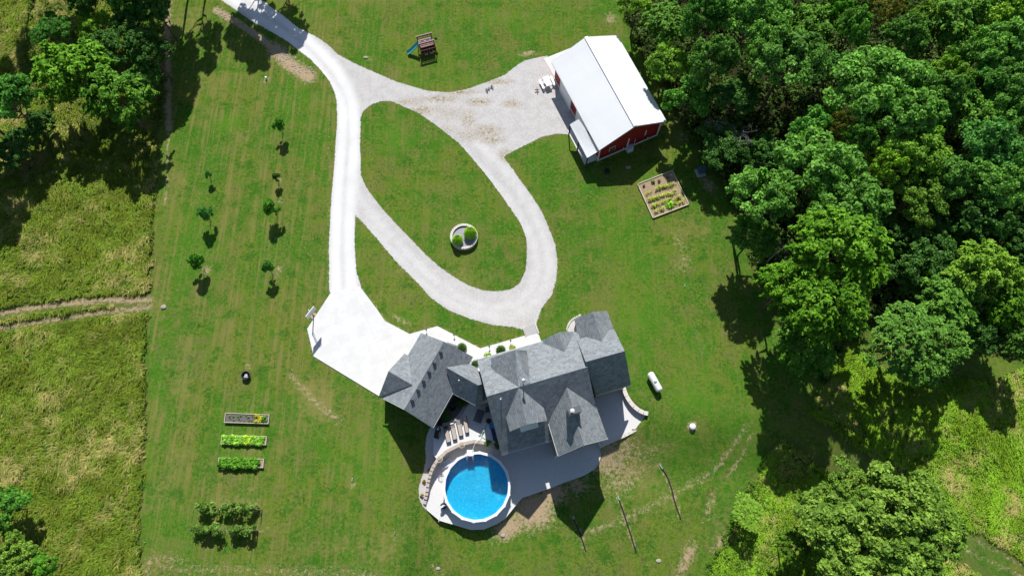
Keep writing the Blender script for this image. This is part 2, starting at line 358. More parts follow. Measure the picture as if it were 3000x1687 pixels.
# ---------------------------------------------------------------- survey outlines (photo points)
DRIVE = [(580,-60),(646,0),(691,30),(738,63),(795,94),(842,122),(877,150),(912,176),(940,206),(968,242),(982,277),(987,305),(988,360),(983,422),(980,480),(970,594),(964,722),(965,858),
 (1060,846),(1044,795),(1039,722),(1040,628),(1065,654),(1117,714),(1159,765),(1224,829),(1262,872),(1313,908),(1373,932),(1438,951),(1502,958),(1534,966),(1570,950),(1587,902),(1617,863),(1630,816),(1633,765),(1626,714),(1609,671),(1587,620),(1557,573),(1519,521),(1489,478),(1474,461),
 (1502,444),(1544,423),(1587,401),(1630,392),(1665,394),(1672,384),(1700,370),(1690,340),(1650,262),(1640,228),(1645,205),(1602,164),(1537,178),(1506,198),(1481,220),(1443,235),(1397,252),(1366,263),(1319,271),(1257,268),(1211,255),(1164,241),(1117,221),(1071,201),(1024,179),(987,158),(962,133),(931,111),(900,95),(872,82),(830,47),(795,23),(766,0),(700,-60)]
ISLAND = [(1057,344),(1065,325),(1086,307),(1117,297),(1148,297),(1170,307),(1226,332),(1257,353),(1288,375),(1319,400),(1343,418),(1378,457),(1420,508),(1463,564),(1502,620),(1527,658),(1542,697),(1544,744),(1540,791),(1523,829),(1497,848),(1455,854),(1416,851),(1373,836),(1331,812),(1288,782),(1245,744),(1202,699),(1159,654),(1117,609),(1074,551),(1057,513),(1057,478),(1055,423)]
CONC = [(971,854),(1055,840),(1106,908),(1128,940),(1200,978),(1281.5,955),(1407,1020),(1537,983),(1577,976),(1586,1000),(1480,1060),(1400,1095),(1330,1130),(1200,1180),(1112,1161),(919,1043.6),(900,963)]
UPPER = [(1330,1125),(1270,1247),(1269.5,1331),(1281.7,1346.8),(1307,1322.6),(1348,1302),(1389,1293),(1422,1298),(1458,1305),(1490,1318),(1500,1250),(1440,1130)]
LOWER = [(1490,1318),(1458,1305),(1422,1298),(1389,1293),(1348,1302),(1307,1323),(1282,1347),(1262,1380),(1254,1410),(1252,1440),(1244,1478),(1251,1494),(1287,1524),(1335,1538),(1379,1551),(1417,1550),(1455,1534),(1481,1517),(1514,1476),(1530,1457),(1609,1430),(1654,1412),(1713,1391),(1739,1375),(1754,1355),(1759,1320),(1757,1290),(1700,1240),(1500,1260)]
EAST = [(1757,1308),(1839,1270),(1882,1240),(1899,1213),(1886,1209),(1866,1197),(1852,1183),(1835,1162.6),(1828.6,1140),(1822,1100),(1735,1130),(1740,1240)]
WSTRIP = [(1268,1240),(1252,1268),(1246,1302),(1247,1353),(1238,1391),(1226,1430),(1228,1460),(1240,1484),(1251,1494),(1262,1480),(1262,1440),(1270,1385),(1285,1346),(1275,1300)]
LZ, EZ, UZ = -1.30, -0.45, 0.10
wp = lambda L, z=0.0: [P(a, b, z)[:2] for a, b in L]
driveW = wp(DRIVE); islandW = wp(ISLAND); concW = wp(CONC, .1); lowerW = wp(LOWER, LZ); eastW = wp(EAST, EZ); upperW = wp(UPPER, UZ)
wstripW = [G(a, b)[:2] for a, b in WSTRIP]
LFIELD = [(-300,-300),(240,-300),(300,0),(500,120),(505,250),(492,330),(462,380),(470,440),(455,560),(452,760),(440,900),(432,1050),(432,1200),(424,1400),(418,1560),(420,1687),(420,2000),(-600,2000)]
RFIELD = [(2060,1760),(2090,1660),(2120,1600),(2180,1500),(2215,1430),(2250,1330),(2330,1250),(2420,1130),(2470,1020),(2540,1040),(2640,1120),(2800,1100),(2900,1120),(3000,1080),(3500,1000),(3500,2100),(2060,2100)]
FOREST = [(1800,-400),(1830,0),(1850,110),(1930,230),(1975,330),(2040,420),(2105,520),(2150,600),(2170,700),(2215,780),(2250,860),(2290,960),(2330,1060),(2420,1110),(2480,1010),(2560,960),(2700,960),(2850,1020),(3000,1060),(3600,1100),(3600,-600)]
lfieldW = [G(a, b)[:2] for a, b in LFIELD]; rfieldW = [G(a, b)[:2] for a, b in RFIELD]; forestW = [G(a, b)[:2] for a, b in FOREST]

# ---------------------------------------------------------------- ground
def axis(lo, hi, step, far):
    a = np.arange(lo, hi+step/2, step); e = []; x = step; p = hi
    while p < far: x *= 1.35; p += x; e.append(p)
    f = []; x = step; p = lo
    while p > -far: x *= 1.35; p -= x; f.append(p)
    return np.concatenate([np.array(f[::-1]), a, np.array(e)])
gx = axis(-72, 76, .34, 900); gy = axis(-14, 84, .34, 900)
X, Y = np.meshgrid(gx, gy); xf = X.ravel(); yf = Y.ravel()
bh = base_h(xf, yf)
cut = np.where(sdf(xf, yf, lowerW) > .1, LZ-.25, 9.0); cut2 = np.where(sdf(xf, yf, eastW) > .1, EZ-.25, 9.0)
near = (sdf(xf, yf, forestW) < 0) & (np.abs(xf) < 100)
rough = (fbm(xf, yf, 6, 3)-.5)*.10*near
gz = np.minimum(np.minimum(bh+rough*0.0, cut), cut2)
def stroke(L, w, soft=1.0, raw=False):
    pts = [G(a, b)[:2] for a, b in L]
    return np.clip(1-segdist(xf, yf, pts)/(w*soft), 0, 1) if len(pts) > 1 else np.clip(1-np.hypot(xf-pts[0][0], yf-pts[0][1])/w, 0, 1)
def blob(px, py, rx, ry, ang=0):
    c = G(px, py); u = xf-c[0]; v = yf-c[1]; ca, sa = math.cos(ang), math.sin(ang)
    return np.clip(1.15-np.hypot((u*ca+v*sa)/rx, (-u*sa+v*ca)/ry), 0, 1)
bare = np.zeros_like(xf)
def addb(a, k=1.0):
    global bare; bare = np.maximum(bare, a*k)
for bl in ((1785,1335,4.6,3.6,.3,.80),(1830,1400,4.2,2.4,.6,.55),(1900,1330,3,1.6,.3,.4),(1560,1490,3.4,3.0,.4,1.1),(1490,1545,2.6,1.6,.5,1.0),(1620,1445,2.4,1.8,.2,1.0),(1690,1420,2.5,1.8,.4,.7),(1590,1520,2.2,1.2,.3,.8),(1545,158,1.8,.7,.2,.8),(1080,172,1.1,.5,-.4,.6),
           (2028,1250,.85,.75,0,1.1),(780,236,.8,.7,0,.7),(725,1075,.8,1.1,0,.45),(605,790,.9,.9,0,.8),(812,700,.7,.5,0,.6),(820,590,.8,.8,0,.55),(815,790,1.0,.9,0,.6),(820,525,.7,.7,0,.55),(2000,400,1.5,1.5,0,.55),(2075,540,1.2,2.2,.4,.75),(1790,55,1.4,1.4,0,.7),
           (1033,1420,.4,.6,0,.7),(1158,1578,.4,1.0,0,.6),(2000,770,2.2,1.4,.7,.5),(1990,710,1.2,2.6,.3,.45),(2050,1000,.6,3,.2,.35),(1170,935,2.2,.5,-.5,.7),(2110,1590,1.0,2.2,-.6,.6),(2010,1640,1.2,3.2,-.5,.75),(2080,1480,.7,2.4,-.4,.6),(730,1310,1.0,1.0,0,.25),(480,900,.5,.4,0,.9),(1480,1400,.8,.5,0,.3)):
    addb(blob(*bl[:5]), bl[5])
for L, w, k in (([(632,30),(700,70),(760,110),(810,150)], .9, 1.15), ([(805,145),(850,190),(905,225)], 1.7, 1.2), ([(1720,1560),(1850,1510),(1960,1455),(2060,1400),(2110,1360)], .9, .5), ([(2110,1360),(2150,1300),(2190,1240)], .7, .6), ([(2130,1400),(2180,1320),(2200,1270)], .6, .55),
                ([(492,10),(490,120),(492,250),(494,380)], .95, .95), ([(494,380),(490,470),(484,600)], .35, .8), ([(430,1660),(700,1668),(950,1676),(1100,1684)], 1.3, .42), ([(1250,1640),(1300,1690)], .5, .5), ([(420,1690),(440,1640),(520,1640)], 1.3, .5), ([(2470,1325),(2620,1425),(2740,1525),(2920,1615),(3050,1680)], .4, .55), ([(2430,1345),(2580,1445),(2700,1545),(2880,1635),(3050,1710)], .4, .55),
                ([(-20,920),(150,893),(300,880),(440,878)], .8, .85), ([(-20,965),(120,940),(300,915),(440,900)], .7, .8), ([(965,330),(962,600),(956,850)], .35, .4), ([(850,1090),(880,1130),(920,1175),(990,1230)], .8, .62), ([(1679,1512),(1700,1564),(1716,1613)], .35, .8), ([(1809,1451),(1840,1541),(1863,1615)], .35, .8), ([(1933,1362),(1967,1430),(1994,1519)], .35, .8), ([(640,1470),(760,1480)], 1.0, .38), ([(650,1540),(770,1550)], 1.0, .38), ([(1740,1380),(1765,1440),(1800,1500)], .5, .4)):
    addb(stroke(L, w), k)
edgeD = -sdf(xf, yf, driveW); addb(np.clip(1-np.abs(edgeD)/.35, 0, 1)*((xf < 20)), .42)
edgeC = -sdf(xf, yf, concW); addb(np.clip(1-np.abs(edgeC)/.45, 0, 1), .5)
dry = np.zeros_like(xf)
for bl in ((2000,650,5,7,.5,.6),(1960,500,5,5,0,.4),(600,60,6,6,0,.3),(1290,470,9,7,0,.35),(1420,820,7,3,0,.45),(1390,500,6,8,.6,.3),(900,1130,5,3,-.6,.4),(640,1500,14,3,0,.3),(470,1500,3,20,0,.35),(900,1500,10,8,0,.28),(1750,30,9,3,0,.3),(700,500,10,8,0,.35),(1000,70,8,5,0,.3),(2050,1300,7,5,0,.4),(1900,1450,9,6,0,.3),(1000,1600,16,3,0,.4),(500,700,2,26,0,.3),(1150,860,5,3,.5,.3)):
    dry = np.maximum(dry, blob(*bl[:5])*bl[5])
dry = np.clip(dry+(fbm(xf, yf, 7, 5)-.52)*1.1+(fbm(xf, yf, 2.2, 9)-.5)*.5, 0, .8)
lush = np.zeros_like(xf)
for bl in ((1150,400,3.2,4.5,0,.9),(1790,690,6,6,0,.35),(1850,900,5,8,0,.45),(1650,430,4,3,0,.6),(1330,240,12,2.5,0,.4),(1200,930,4,1.2,0,.5),(2050,1150,5,9,0,.5),(670,360,2,2,0,.8),(1250,160,5,4,0,.35),(1100,1400,8,8,0,.3),(1880,1420,5,3,0,.3),(470,1100,1.5,20,0,.4),(1500,60,14,3,0,.35),(2180,1240,3,6,0,.5)):
    lush = np.maximum(lush, blob(*bl[:5])*bl[5])
lush = np.clip(lush*(.4+1.2*fbm(xf, yf, 2.5, 21)) + (fbm(xf, yf, 9, 31)-.55)*.9, 0, .9)
fieldm = np.clip(np.maximum(sdf(xf, yf, lfieldW), sdf(xf, yf, rfieldW))/.5, 0, 1)
pathR = np.clip(1.6-segdist(xf, yf, [G(*q)[:2] for q in ((2250,1190),(2450,1330),(2600,1430),(2720,1530),(2900,1640),(3100,1760))])/1.2, 0, 1); fieldm = fieldm*(1-pathR*.8)
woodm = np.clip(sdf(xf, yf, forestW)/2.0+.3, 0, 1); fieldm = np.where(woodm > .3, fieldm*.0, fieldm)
stripe = np.clip((1.3-np.abs(xf+34)/22), 0, 1)*.62+.30
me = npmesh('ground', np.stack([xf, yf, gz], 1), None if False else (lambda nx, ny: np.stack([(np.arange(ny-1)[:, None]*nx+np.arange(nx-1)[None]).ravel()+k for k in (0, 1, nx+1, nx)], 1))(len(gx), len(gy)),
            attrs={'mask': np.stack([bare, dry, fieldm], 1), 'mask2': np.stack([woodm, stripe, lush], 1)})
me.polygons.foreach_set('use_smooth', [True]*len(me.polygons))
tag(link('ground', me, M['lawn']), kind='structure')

def sheet(name, polys, holes, mat, zoff, step=.25, extra=None, margin=.5, label=None):
    xs = np.concatenate([np.array(p)[:, 0] for p in polys]); ys = np.concatenate([np.array(p)[:, 1] for p in polys])
    ax = np.arange(xs.min()-1, xs.max()+1, step); ay = np.arange(ys.min()-1, ys.max()+1, step); A, B = np.meshgrid(ax, ay); a = A.ravel(); b = B.ravel()
    d = np.full(a.shape, -99.)
    for p in polys: d = np.maximum(d, sdf(a, b, p))
    for h in holes: d = np.minimum(d, -sdf(a, b, h))
    nx, ny = len(ax), len(ay); F = np.stack([(np.arange(ny-1)[:, None]*nx+np.arange(nx-1)[None]).ravel()+k for k in (0, 1, nx+1, nx)], 1)
    keep = (d[F] > -margin).any(1); F = F[keep]; used = np.unique(F); mp = np.full(len(a), -1); mp[used] = np.arange(len(used)); F = mp[F]
    a, b, d = a[used], b[used], d[used]; z = base_h(a, b)+zoff
    e = np.zeros((len(a), 3)); e[:, 0] = np.clip(d+.5, 0, 1)
    if extra: e[:, 1], e[:, 2] = extra(a, b)
    me = npmesh(name, np.stack([a, b, z], 1), F, attrs={'edge': e}); return tag(link(name, me, mat), kind='structure')
def gravel_extra(a, b):
    def st(L, w): return np.clip(1.3-segdist(a, b, [P(*q)[:2] for q in L])/w, 0, 1)
    tr = np.zeros_like(a)
    L1 = [(625,-30),(685,0),(760,55),(830,100),(900,160),(955,230),(1000,300),(1003,400),(996,480),(988,600),(984,720),(984,850)]
    L2 = [(680,-40),(740,0),(800,40),(870,90),(945,160),(995,220),(1030,300),(1036,400),(1034,480),(1025,600),(1022,720),(1030,850)]
    for L in (L1, L2): tr = np.maximum(tr, st(smooth(L, False), .95)*.85)
    for L in ([(1350,440),(1450,540),(1520,630),(1565,720),(1572,800),(1540,870),(1470,900),(1400,890),(1300,840),(1200,750),(1100,640),(1040,560)],
              [(1400,420),(1480,500),(1560,620),(1600,720),(1608,800),(1570,880),(1490,925),(1400,915),(1290,870),(1180,770),(1080,660)]): tr = np.maximum(tr, st(smooth(L, False), .7)*.28)
    dr = np.zeros_like(a)
    for x, y, rx, ry, k in ((1425,385,2.6,1.3,.9),(1240,325,2.2,1.0,1),(1200,300,2.5,.8,.8),(1290,290,3.2,.7,1),(1400,300,2.2,.8,1),(1500,305,1.6,.8,.9),(1370,350,1.2,2.0,.8),(1345,270,3.0,.6,1),(1440,410,2.2,.9,.8),(1460,240,2.6,.5,1),(1480,455,1.2,1.2,.9),(1310,380,1.6,.9,.5),(1380,395,3,1.4,.6),(1310,330,3,2,.4)):
        c = P(x, y); dr = np.maximum(dr, np.clip(1.1-np.hypot((a-c[0])/rx, (b-c[1])/ry), 0, 1)*k)
    return tr*(.65+.5*fbm(a, b, 2.0, 4)), dr
sheet('gravel_driveway', [driveW], [islandW], M['gravel'], .012, extra=gravel_extra)
def mkstripmat():
    m = N('stone_chip_strip', .95, .1); cut_edge(m, 'edge', 4.0, .4); p = m.pos(); f = m.noise(p, 12, 3, .85)
    m.base(m.mix(m.ramp(f, .3, .7), (.45, .44, .43), (.66, .64, .61))); m.bump(f, .5, .03); return m.m
sheet('gravel_path', [wstripW], [], mkstripmat(), .02, step=.2)

def slab(name, L, z, depth, mat, world=None):
    return tag(MB().prism([tuple(p) for p in (world or wp(L, z))], z-depth, z).build(name, mat), kind='structure')
slab('concrete_drive', CONC, .10, .3, M['drive'])
slab('upper_patio', UPPER, UZ, 2.0, M['patio'])
slab('lower_patio', smooth(LOWER[10:24])[:0] or LOWER, LZ, 1.0, M['pebble'])
slab('east_patio', EAST, EZ, 1.9, M['pebble'])
slab('paver_path', [(1534,960),(1566,947),(1577,975),(1541,984)], .12, .2, M['paver'])
slab('barn_apron', [(1593,172.5),(1671,141.5),(1700,180),(1640,225),(1622,222)], .05, .2, M['walk'])

# ---------------------------------------------------------------- house roof blocks
def uvface(me):
    uvl = me.uv_layers.new(name='UVMap')
    for p in me.polygons:
        n = p.normal; u = Vector((0, 0, 1)).cross(n)
        if u.length < .05: u = Vector((1, 0, 0))
        u.normalize(); v = n.cross(u)
        for li in p.loop_indices:
            c = me.vertices[me.loops[li].vertex_index].co; uvl.data[li].uv = (c.dot(u), c.dot(v))
def panels(name, faces, mat, parent, th=.16):
    """solid roof panels: each face given by world points, thickened downwards"""
    mb = MB()
    for f in faces:
        pts = [np.array(p, float) for p in f]; n = np.zeros(3)
        for i in range(len(pts)): n += np.cross(pts[i], pts[(i+1) % len(pts)])
        if n[2] < 0: pts = pts[::-1]
        k = len(pts); top = pts; bot = [p-np.array([0, 0, th]) for p in pts]
        mb.add([*top, *bot], [tuple(range(k)), tuple(range(2*k-1, k-1, -1))]+[(i, k+i, k+(i+1) % k, (i+1) % k) for i in range(k)])
    me = mb.mesh(name); uvface(me); o = link(name, me, mat, parent); return o
def Q(px, py, z): return P(px, py, z)
def prismwalls(name, e1a, e1b, ra, rb, e2a, e2b, base, mat, parent, oh=.35, side=.08):
    mb = MB(); ends = []
    for (e1, r, e2), (f1, rr, f2) in (((e1a, ra, e2a), (e1b, rb, e2b)), ((e1b, rb, e2b), (e1a, ra, e2a))):
        d = rr-r; L = np.linalg.norm(d); t = oh/max(L, .1)
        a = e1+(f1-e1)*t; b = r+(rr-r)*t; c = e2+(f2-e2)*t
        a2 = a+(b-a)*side; c2 = c+(b-c)*side; dn = np.array([0, 0, -.22])
        ends.append([np.array([a2[0], a2[1], base]), a2+dn, b+dn, c2+dn, np.array([c2[0], c2[1], base])])
    A, B = ends; mb.add(A+B, [(0, 1, 2, 3, 4), (9, 8, 7, 6, 5), (0, 5, 6, 1), (1, 6, 7, 2), (2, 7, 8, 3), (3, 8, 9, 4)])
    return mb.build(name, mat, parent)
house = thing('house', 'large grey shingled house with attached garage, cross gables and chimney beside the round pool', 'house', (0, 0, 0))
# garage
gA, gC, gB, gS = Q(1233.2,975,3.0), Q(1385,1044.6,3.0), Q(1121.4,1165.5,3.0), Q(1268.5,1251.1,3.0)
gr1, gr2 = Q(1300.8,1000.4,6.0), Q(1184.9,1197.8,6.0)
panels('garage_roof', [[gA, gr1, gr2, gB], [gr1, gC, gS, gr2]], M['shingle'], house)
prismwalls('garage_wall', gA, gB, gr1, gr2, gC, gS, -2.2, M['siding'], house)
panels('garage_gable_roof', [[Q(1138,1087,5.5), Q(1184.9,1034.9,3.0), Q(1197,1041,3.15), Q(1207,1126.9,5.5)], [Q(1138,1087,5.5), Q(1207,1126.9,5.5), Q(1121.4,1165.5,3.02), Q(1109,1161.9,3.0)]], M['shingle'], house, .14)
a, b, c = Q(1184.9,1038,3.0), Q(1140,1088,5.4), Q(1112,1159,3.0)
MB().add([(*(c*.96+b*.04)[:2], -.1), c*.94+b*.06-np.array([0, 0, .2]), b-np.array([0, 0, .35]), a*.94+b*.06-np.array([0, 0, .2]), (*(a*.96+b*.04)[:2], -.1)], [(0, 1, 2, 3, 4)]).build('garage_front_wall', M['stone'], house)
panels('entry_roof', [[Q(1309,1001,3.9), Q(1342,1013,2.9), Q(1337,1026,2.95), Q(1311,1010,4.0)]], M['shingle'], house, .1)
# breezeway
br = [Q(1307.7,1076.3,5.0), Q(1400,1128,5.0), Q(1374,1064.5,2.9), Q(1398.8,1078.5,2.9), Q(1393.3,1185.9,2.9), Q(1325.7,1150.3,2.9), Q(1415,1178,2.9), Q(1412,1125,4.6)]
panels('breezeway_roof', [[br[0], br[2], br[3], br[7], br[1]], [br[0], br[1], br[4], br[5]], [br[1], br[7], br[6], br[4]]], M['shingle'], house, .14)
MB().prism([tuple(P(x, y, 2.6)[:2]) for x, y in ((1345,1085),(1374,1070),(1400,1085),(1440,1110),(1440,1170),(1392,1178),(1345,1150))], -1.5, 2.7).build('breezeway_wall', M['siding'], house)
# main block
RZ = 8.2
mNW, mSW = Q(1397.3,1052.9,3.0), Q(1469,1331,3.0); mrW, mrE = Q(1425.5,1160.9,RZ), Q(1721.6,1074.6,RZ)
mNE, mSE = Q(1694,970.5,3.0), Q(1757,1249,3.0)
panels('main_roof', [[mNW, mNE, mrE, mrW], [mrW, mrE, mSE, mSW]], M['shingle'], house, .18)
prismwalls('main_wall', mNW, mNE, mrW, mrE, mSW, mSE, -2.4, M['siding'], house)
eN1, eN2, er1, er2, eS1, eS2 = Q(1690,994,4.2), Q(1799.3,964,4.2), Q(1715.5,1059.8,8.6), Q(1830.3,1028,8.6), Q(1745.8,1157.4,3.3), Q(1848.6,1126.4,3.3)
panels('east_roof', [[eN1, eN2, er2, er1], [er1, er2, eS2, eS1]], M['shingle'], house, .16)
prismwalls('east_wall', eN1, eN2, er1, er2, eS1, eS2, -2.2, M['siding'], house)
# north gables
def gable(nm, lf, lb, rf, rb, qf, qb, base, mat=M['siding'], wallname='gable_wall', th=.14):
    panels(nm, [[lf, rf, rb, lb], [rf, qf, qb, rb]], M['shingle'], house, th)
    prismwalls(wallname, lf, lb, rf, rb, qf, qb, base, mat, house, .3, .1)
gable('porch_gable_roof', Q(1683,935,3.2), Q(1694,988.3,3.3), Q(1737.1,912.4,5.7), Q(1766.5,1010,5.9), Q(1778.6,910.7,3.2), Q(1799.3,967,3.3), -.2, M['stone'])
gable('bedroom_gable_roof', Q(1588.8,997,3.2), Q(1594,1016,3.3), Q(1637,972.8,5.3), Q(1656,1040,5.4), Q(1679.5,971,3.2), Q(1687,990,3.3), -.2)
n1 = dict(lf=Q(1437,1049,5.0), lb=Q(1445.6,1099,5.1), rf=Q(1509.4,1024.6,8.4), rb=Q(1531.8,1110.8,8.4), m=Q(1519.7,1134.8,RZ), k=Q(1552.5,1121.9,RZ), qb=Q(1590.5,1055,4.9), q2=Q(1546,1039,5.4), q1=Q(1542,1026,5.6))
panels('entry_gable_roof', [[n1['lf'], n1['rf'], n1['rb'], n1['m'], n1['lb']], [n1['rf'], n1['q1'], n1['q2'], n1['qb'], n1['k'], n1['rb']], [n1['rb'], n1['k'], n1['m']]], M['shingle'], house, .14)
MB().add([n1['lf']+[.2, -.4, -1.6], n1['q1']+[-.2, -.4, -2.0], n1['q1']+[-.2, -.4, -.15], n1['rf']+[0, -.4, -.3], n1['lf']+[.2, -.4, -.15]], [(0, 1, 2, 3, 4)]).build('entry_gable_wall', M['siding'], house)
# south wing with chimney
wz, wr = 4.5, 7.6
wv, wWb, wSW, wpk, wSE, wEb = Q(1660.2,1134.3,wr), Q(1606,1235,wz), Q(1635.4,1334.4,wz), Q(1710,1302,wr), Q(1780.3,1283.4,wz), Q(1747.5,1192,wz)
panels('wing_roof', [[wv, wWb, wSW, wpk], [wv, wpk, wSE, wEb]], M['shingle'], house, .18)
prismwalls('wing_wall', wWb, wSW, wv+(wpk-wv)*.3, wpk, wEb, wSE, -2.6, M['siding'], house, .45)
# south dormer and its awning
dv, dl, dbl, dpk, dbr, dr_ = Q(1519.7,1134.8,RZ), Q(1480,1213,6.0), Q(1493,1264,6.0), Q(1543,1243,7.75), Q(1603.4,1231.6,5.9), Q(1589.3,1181,5.9)
panels('dormer_roof', [[dv, dl, dbl, dpk], [dv, dpk, dbr, dr_]], M['shingle'], house, .14)
prismwalls('dormer_wall', dl, dbl, dv+(dpk-dv)*.35, dpk, dr_, dbr, 4.0, M['siding'], house, .4, .1)
aw = [Q(1520,1240,5.35), Q(1573,1225,5.35), Q(1577.7,1250.7,4.55), Q(1526.4,1265.6,4.55)]
o = panels('awning', [aw], M['white'], house, .08)
mb = MB()
for i in range(1, 7): mb.bar(aw[0]+(aw[1]-aw[0])*i/7+[0, 0, .03], aw[3]+(aw[2]-aw[3])*i/7+[0, 0, .03], .05, .06)
mb.build('seam', M['ac'], o)
# chimney
cz = 8.9; cc = [Q(1663,1197,cz), Q(1698,1187,cz), Q(1704,1203.5,cz), Q(1671,1213.5,cz)]
ch = MB().prism([tuple(p[:2]) for p in cc], 5.2, cz-.12).build('chimney', M['siding'], house)
cx = sum(cc)/4; big = [tuple((cx+(p-cx)*1.12)[:2]) for p in cc]
MB().prism(big, cz-.12, cz).build('chimney_cap', M['chim'], ch)
fl = Q(1676.6,1203,cz+.3); MB().lathe((fl[0], fl[1], cz), [(.11, 0), (.11, .4), (.2, .4), (.21, .46), (.04, .56), (0, .57)], 14).build('flue', M['tank'], ch)
# roof vents, stacks, gutters
def on_plane(px, py, A, B, C):
    A, B, C = map(np.array, (A, B, C)); n = np.cross(B-A, C-A); o = np.array([0, 0, CAMH]); d = FW+np.array([1., 0, 0])*(px-1500)/FPX-UP*(py-843.5)/FPX
    return o+d*(np.dot(A-o, n)/np.dot(d, n))
for x, y in ((1291,1033),(1272,1065),(1257,1091),(1241,1117.5),(1225,1144.5),(1207.5,1174)):
    p = on_plane(x, y, gr1, gC, gS); MB().box(p+[0, 0, -.02], (.36, .36, .10), rz=R(30), ry=R(35)).box(p+[.01, 0, .05], (.38, .38, .04), rz=R(30), ry=R(40)).build('roof_vent', M['black'], house)
for x, y, pl, h, mt in ((1345,1115,(br[0], br[1], br[4]), .4, 'tank'), (1467,1170,(mrW, mrE, mSE), .5, 'tank'), (1717,1033,(mNW, mNE, mrE), .35, 'tank')):
    p = on_plane(x, y, *pl); MB().lathe(p-[0, 0, .1], [(.06, 0), (.06, h), (0, h)], 10).build('vent_pipe', M[mt], house)
p = on_plane(1533,1122,mrW,mrE,mSE); MB().tube([p-[0,0,.2], p+[0,0,1.3]], .05).lathe(p+[0,0,1.15],[(0,0),(.16,.02),(.17,.3),(.09,.42),(0,.45)],12).build('weather_vane_pole', M['tank'], house)
def gutter(a, b, w=.12): 
    a = np.array(a); b = np.array(b); return MB().bar(a-[0, 0, .12], b-[0, 0, .12], w, w).build('gutter', M['gutter'], house)
for a, b in ((gC, gS), (gr2, gS), (gB, gr2), (gA, gB*.4+gA*.6), (mSW, Q(1618,1288.6,3)), (wWb, wSW), (wSW, wpk), (wpk, wSE), (br[5], br[4]), (eS1, eS2), (mNW, Q(1587,1000.4,3)), (Q(1588.8,997,3.2), Q(1594,1014,3.25))): 
    d = (np.array(b)-np.array(a)); n = np.array([d[1], -d[0], 0]); n /= np.linalg.norm(n)
    gutter(a, b)
for x, y, z in ((1636,1336,4.4), (1748,1154,3.1), (1766,1290,4.3), (1471,1332,2.9)):
    p = P(x, y, z); MB().bar(p, (p[0], p[1]+.4, z-.5), .09).bar((p[0], p[1]+.4, z-.5), (p[0], p[1]+.4, -1.2), .09).build('downspout', M['tank'], house)
# windows and doors on the walls that face the camera side
def win(px0, py0, px1, py1, z0, z1, out, name='window', parent=house, frame=M['white'], pane=M['glass'], th=.06):
    a = P(px0, py0, z0)[:2]; b = P(px1, py1, z0)[:2]; d = b-a; L = np.hypot(*d); u = d/L; n = np.array([u[1], -u[0]])*out; f = MB(); h = z1-z0
    rz = math.atan2(u[1], u[0]); m = (a+b)/2+n*.03
    f.box((*m, z0+.04), (L, th, .08), rz).box((*m, z1-.04), (L, th, .08), rz)
    for t in (0, .5, 1): q = a+u*(.04+(L-.08)*t)+n*.03; f.box((*q, (z0+z1)/2), (.07, th, h-.16), rz)
    w = f.build(name, frame, parent); MB().box((*((a+b)/2+n*.01), (z0+z1)/2), (L-.1, .03, h-.14), rz).build('pane', pane, w)
g0 = (wSW+(wSE-wSW)*.2, wSW+(wSE-wSW)*.45, wSW+(wSE-wSW)*.6, wSW+(wSE-wSW)*.85)
def winw(a, b, z0, z1, inset, name='window'):
    a = np.array(a[:2]); b = np.array(b[:2]); d = b-a; L = np.hypot(*d); u = d/L; n = np.array([u[1], -u[0]]); rz = math.atan2(u[1], u[0]); f = MB(); c = (a+b)/2-n*inset
    f.box((*c, z0+.04), (L, .08, .08), rz).box((*c, z1-.04), (L, .08, .08), rz)
    for t in (-.5, 0, .5): q = c+u*(L-.08)*t; f.box((*q, (z0+z1)/2), (.07, .08, z1-z0-.16), rz)
    w = f.build(name, M['white'], house); MB().box((*c, (z0+z1)/2), (L-.1, .04, z1-z0-.14), rz).build('pane', M['glass'], w)
winw(g0[0], g0[1], .3, 2.4, .36); winw(g0[2], g0[3], .3, 2.4, .36)
ms0, ms1 = mSW, Q(1618,1288.6,3); D = ms1-ms0
winw(ms0+D*.15, ms0+D*.4, -.8, 1.4, .38); winw(ms0+D*.55, ms0+D*.85, -.8, 1.4, .38)
ed = eS2-eS1; winw(eS1+ed*.25, eS1+ed*.45, .2, 1.9, .42); winw(eS1+ed*.6, eS1+ed*.85, -.4, 1.9, .42, 'patio_door')
# porch columns at the front entry
for x, y in ((1690,985),(1693,962)):
    p = P(x, y, .3); MB().lathe((p[0], p[1], 0), [(.13, 0), (.10, .2), (.09, 3.0), (.13, 3.05)], 12).build('porch_column', M['white'], house)

# ---------------------------------------------------------------- barn
barn = thing('barn', 'red metal barn with white ribbed roof and lean-to porch beside the gravel yard', 'barn')
be, brz = 3.5, 5.5
bW1, bW2, bR1, bR2, bE1, bE2 = Q(1616.5,183,be), Q(1755.7,440,be), Q(1716.5,109,brz), Q(1861.4,369.3,brz), Q(1808.7,104.6,be), Q(1952.8,355.4,be)
def ribbed(name, A, B, C, D, parent, sp=.25):
    """A-B ridge, D-C eave; thin panel with raised ribs running ridge to eave"""
    o = panels(name, [[A, B, C, D]], M['mroof'], parent, .07); n = int(np.linalg.norm(B-A)/sp); mb = MB()
    for i in range(n+1):
        t = i/n; mb.bar(A+(B-A)*t+[0, 0, .006], D+(C-D)*t+[0, 0, .006], .035, .03)
    me = mb.mesh('rib'); uvface(me); r = link('rib', me, M['mroof'], o); r['kind'] = 'stuff'; return o
ribbed('roof', bR1, bR2, bW2, bW1, barn); ribbed('roof', bR1, bR2, bE2, bE1, barn)
MB().bar(bR1+[0, 0, .05], bR2+[0, 0, .05], .42, .05).build('ridge_cap', M['white'], barn)
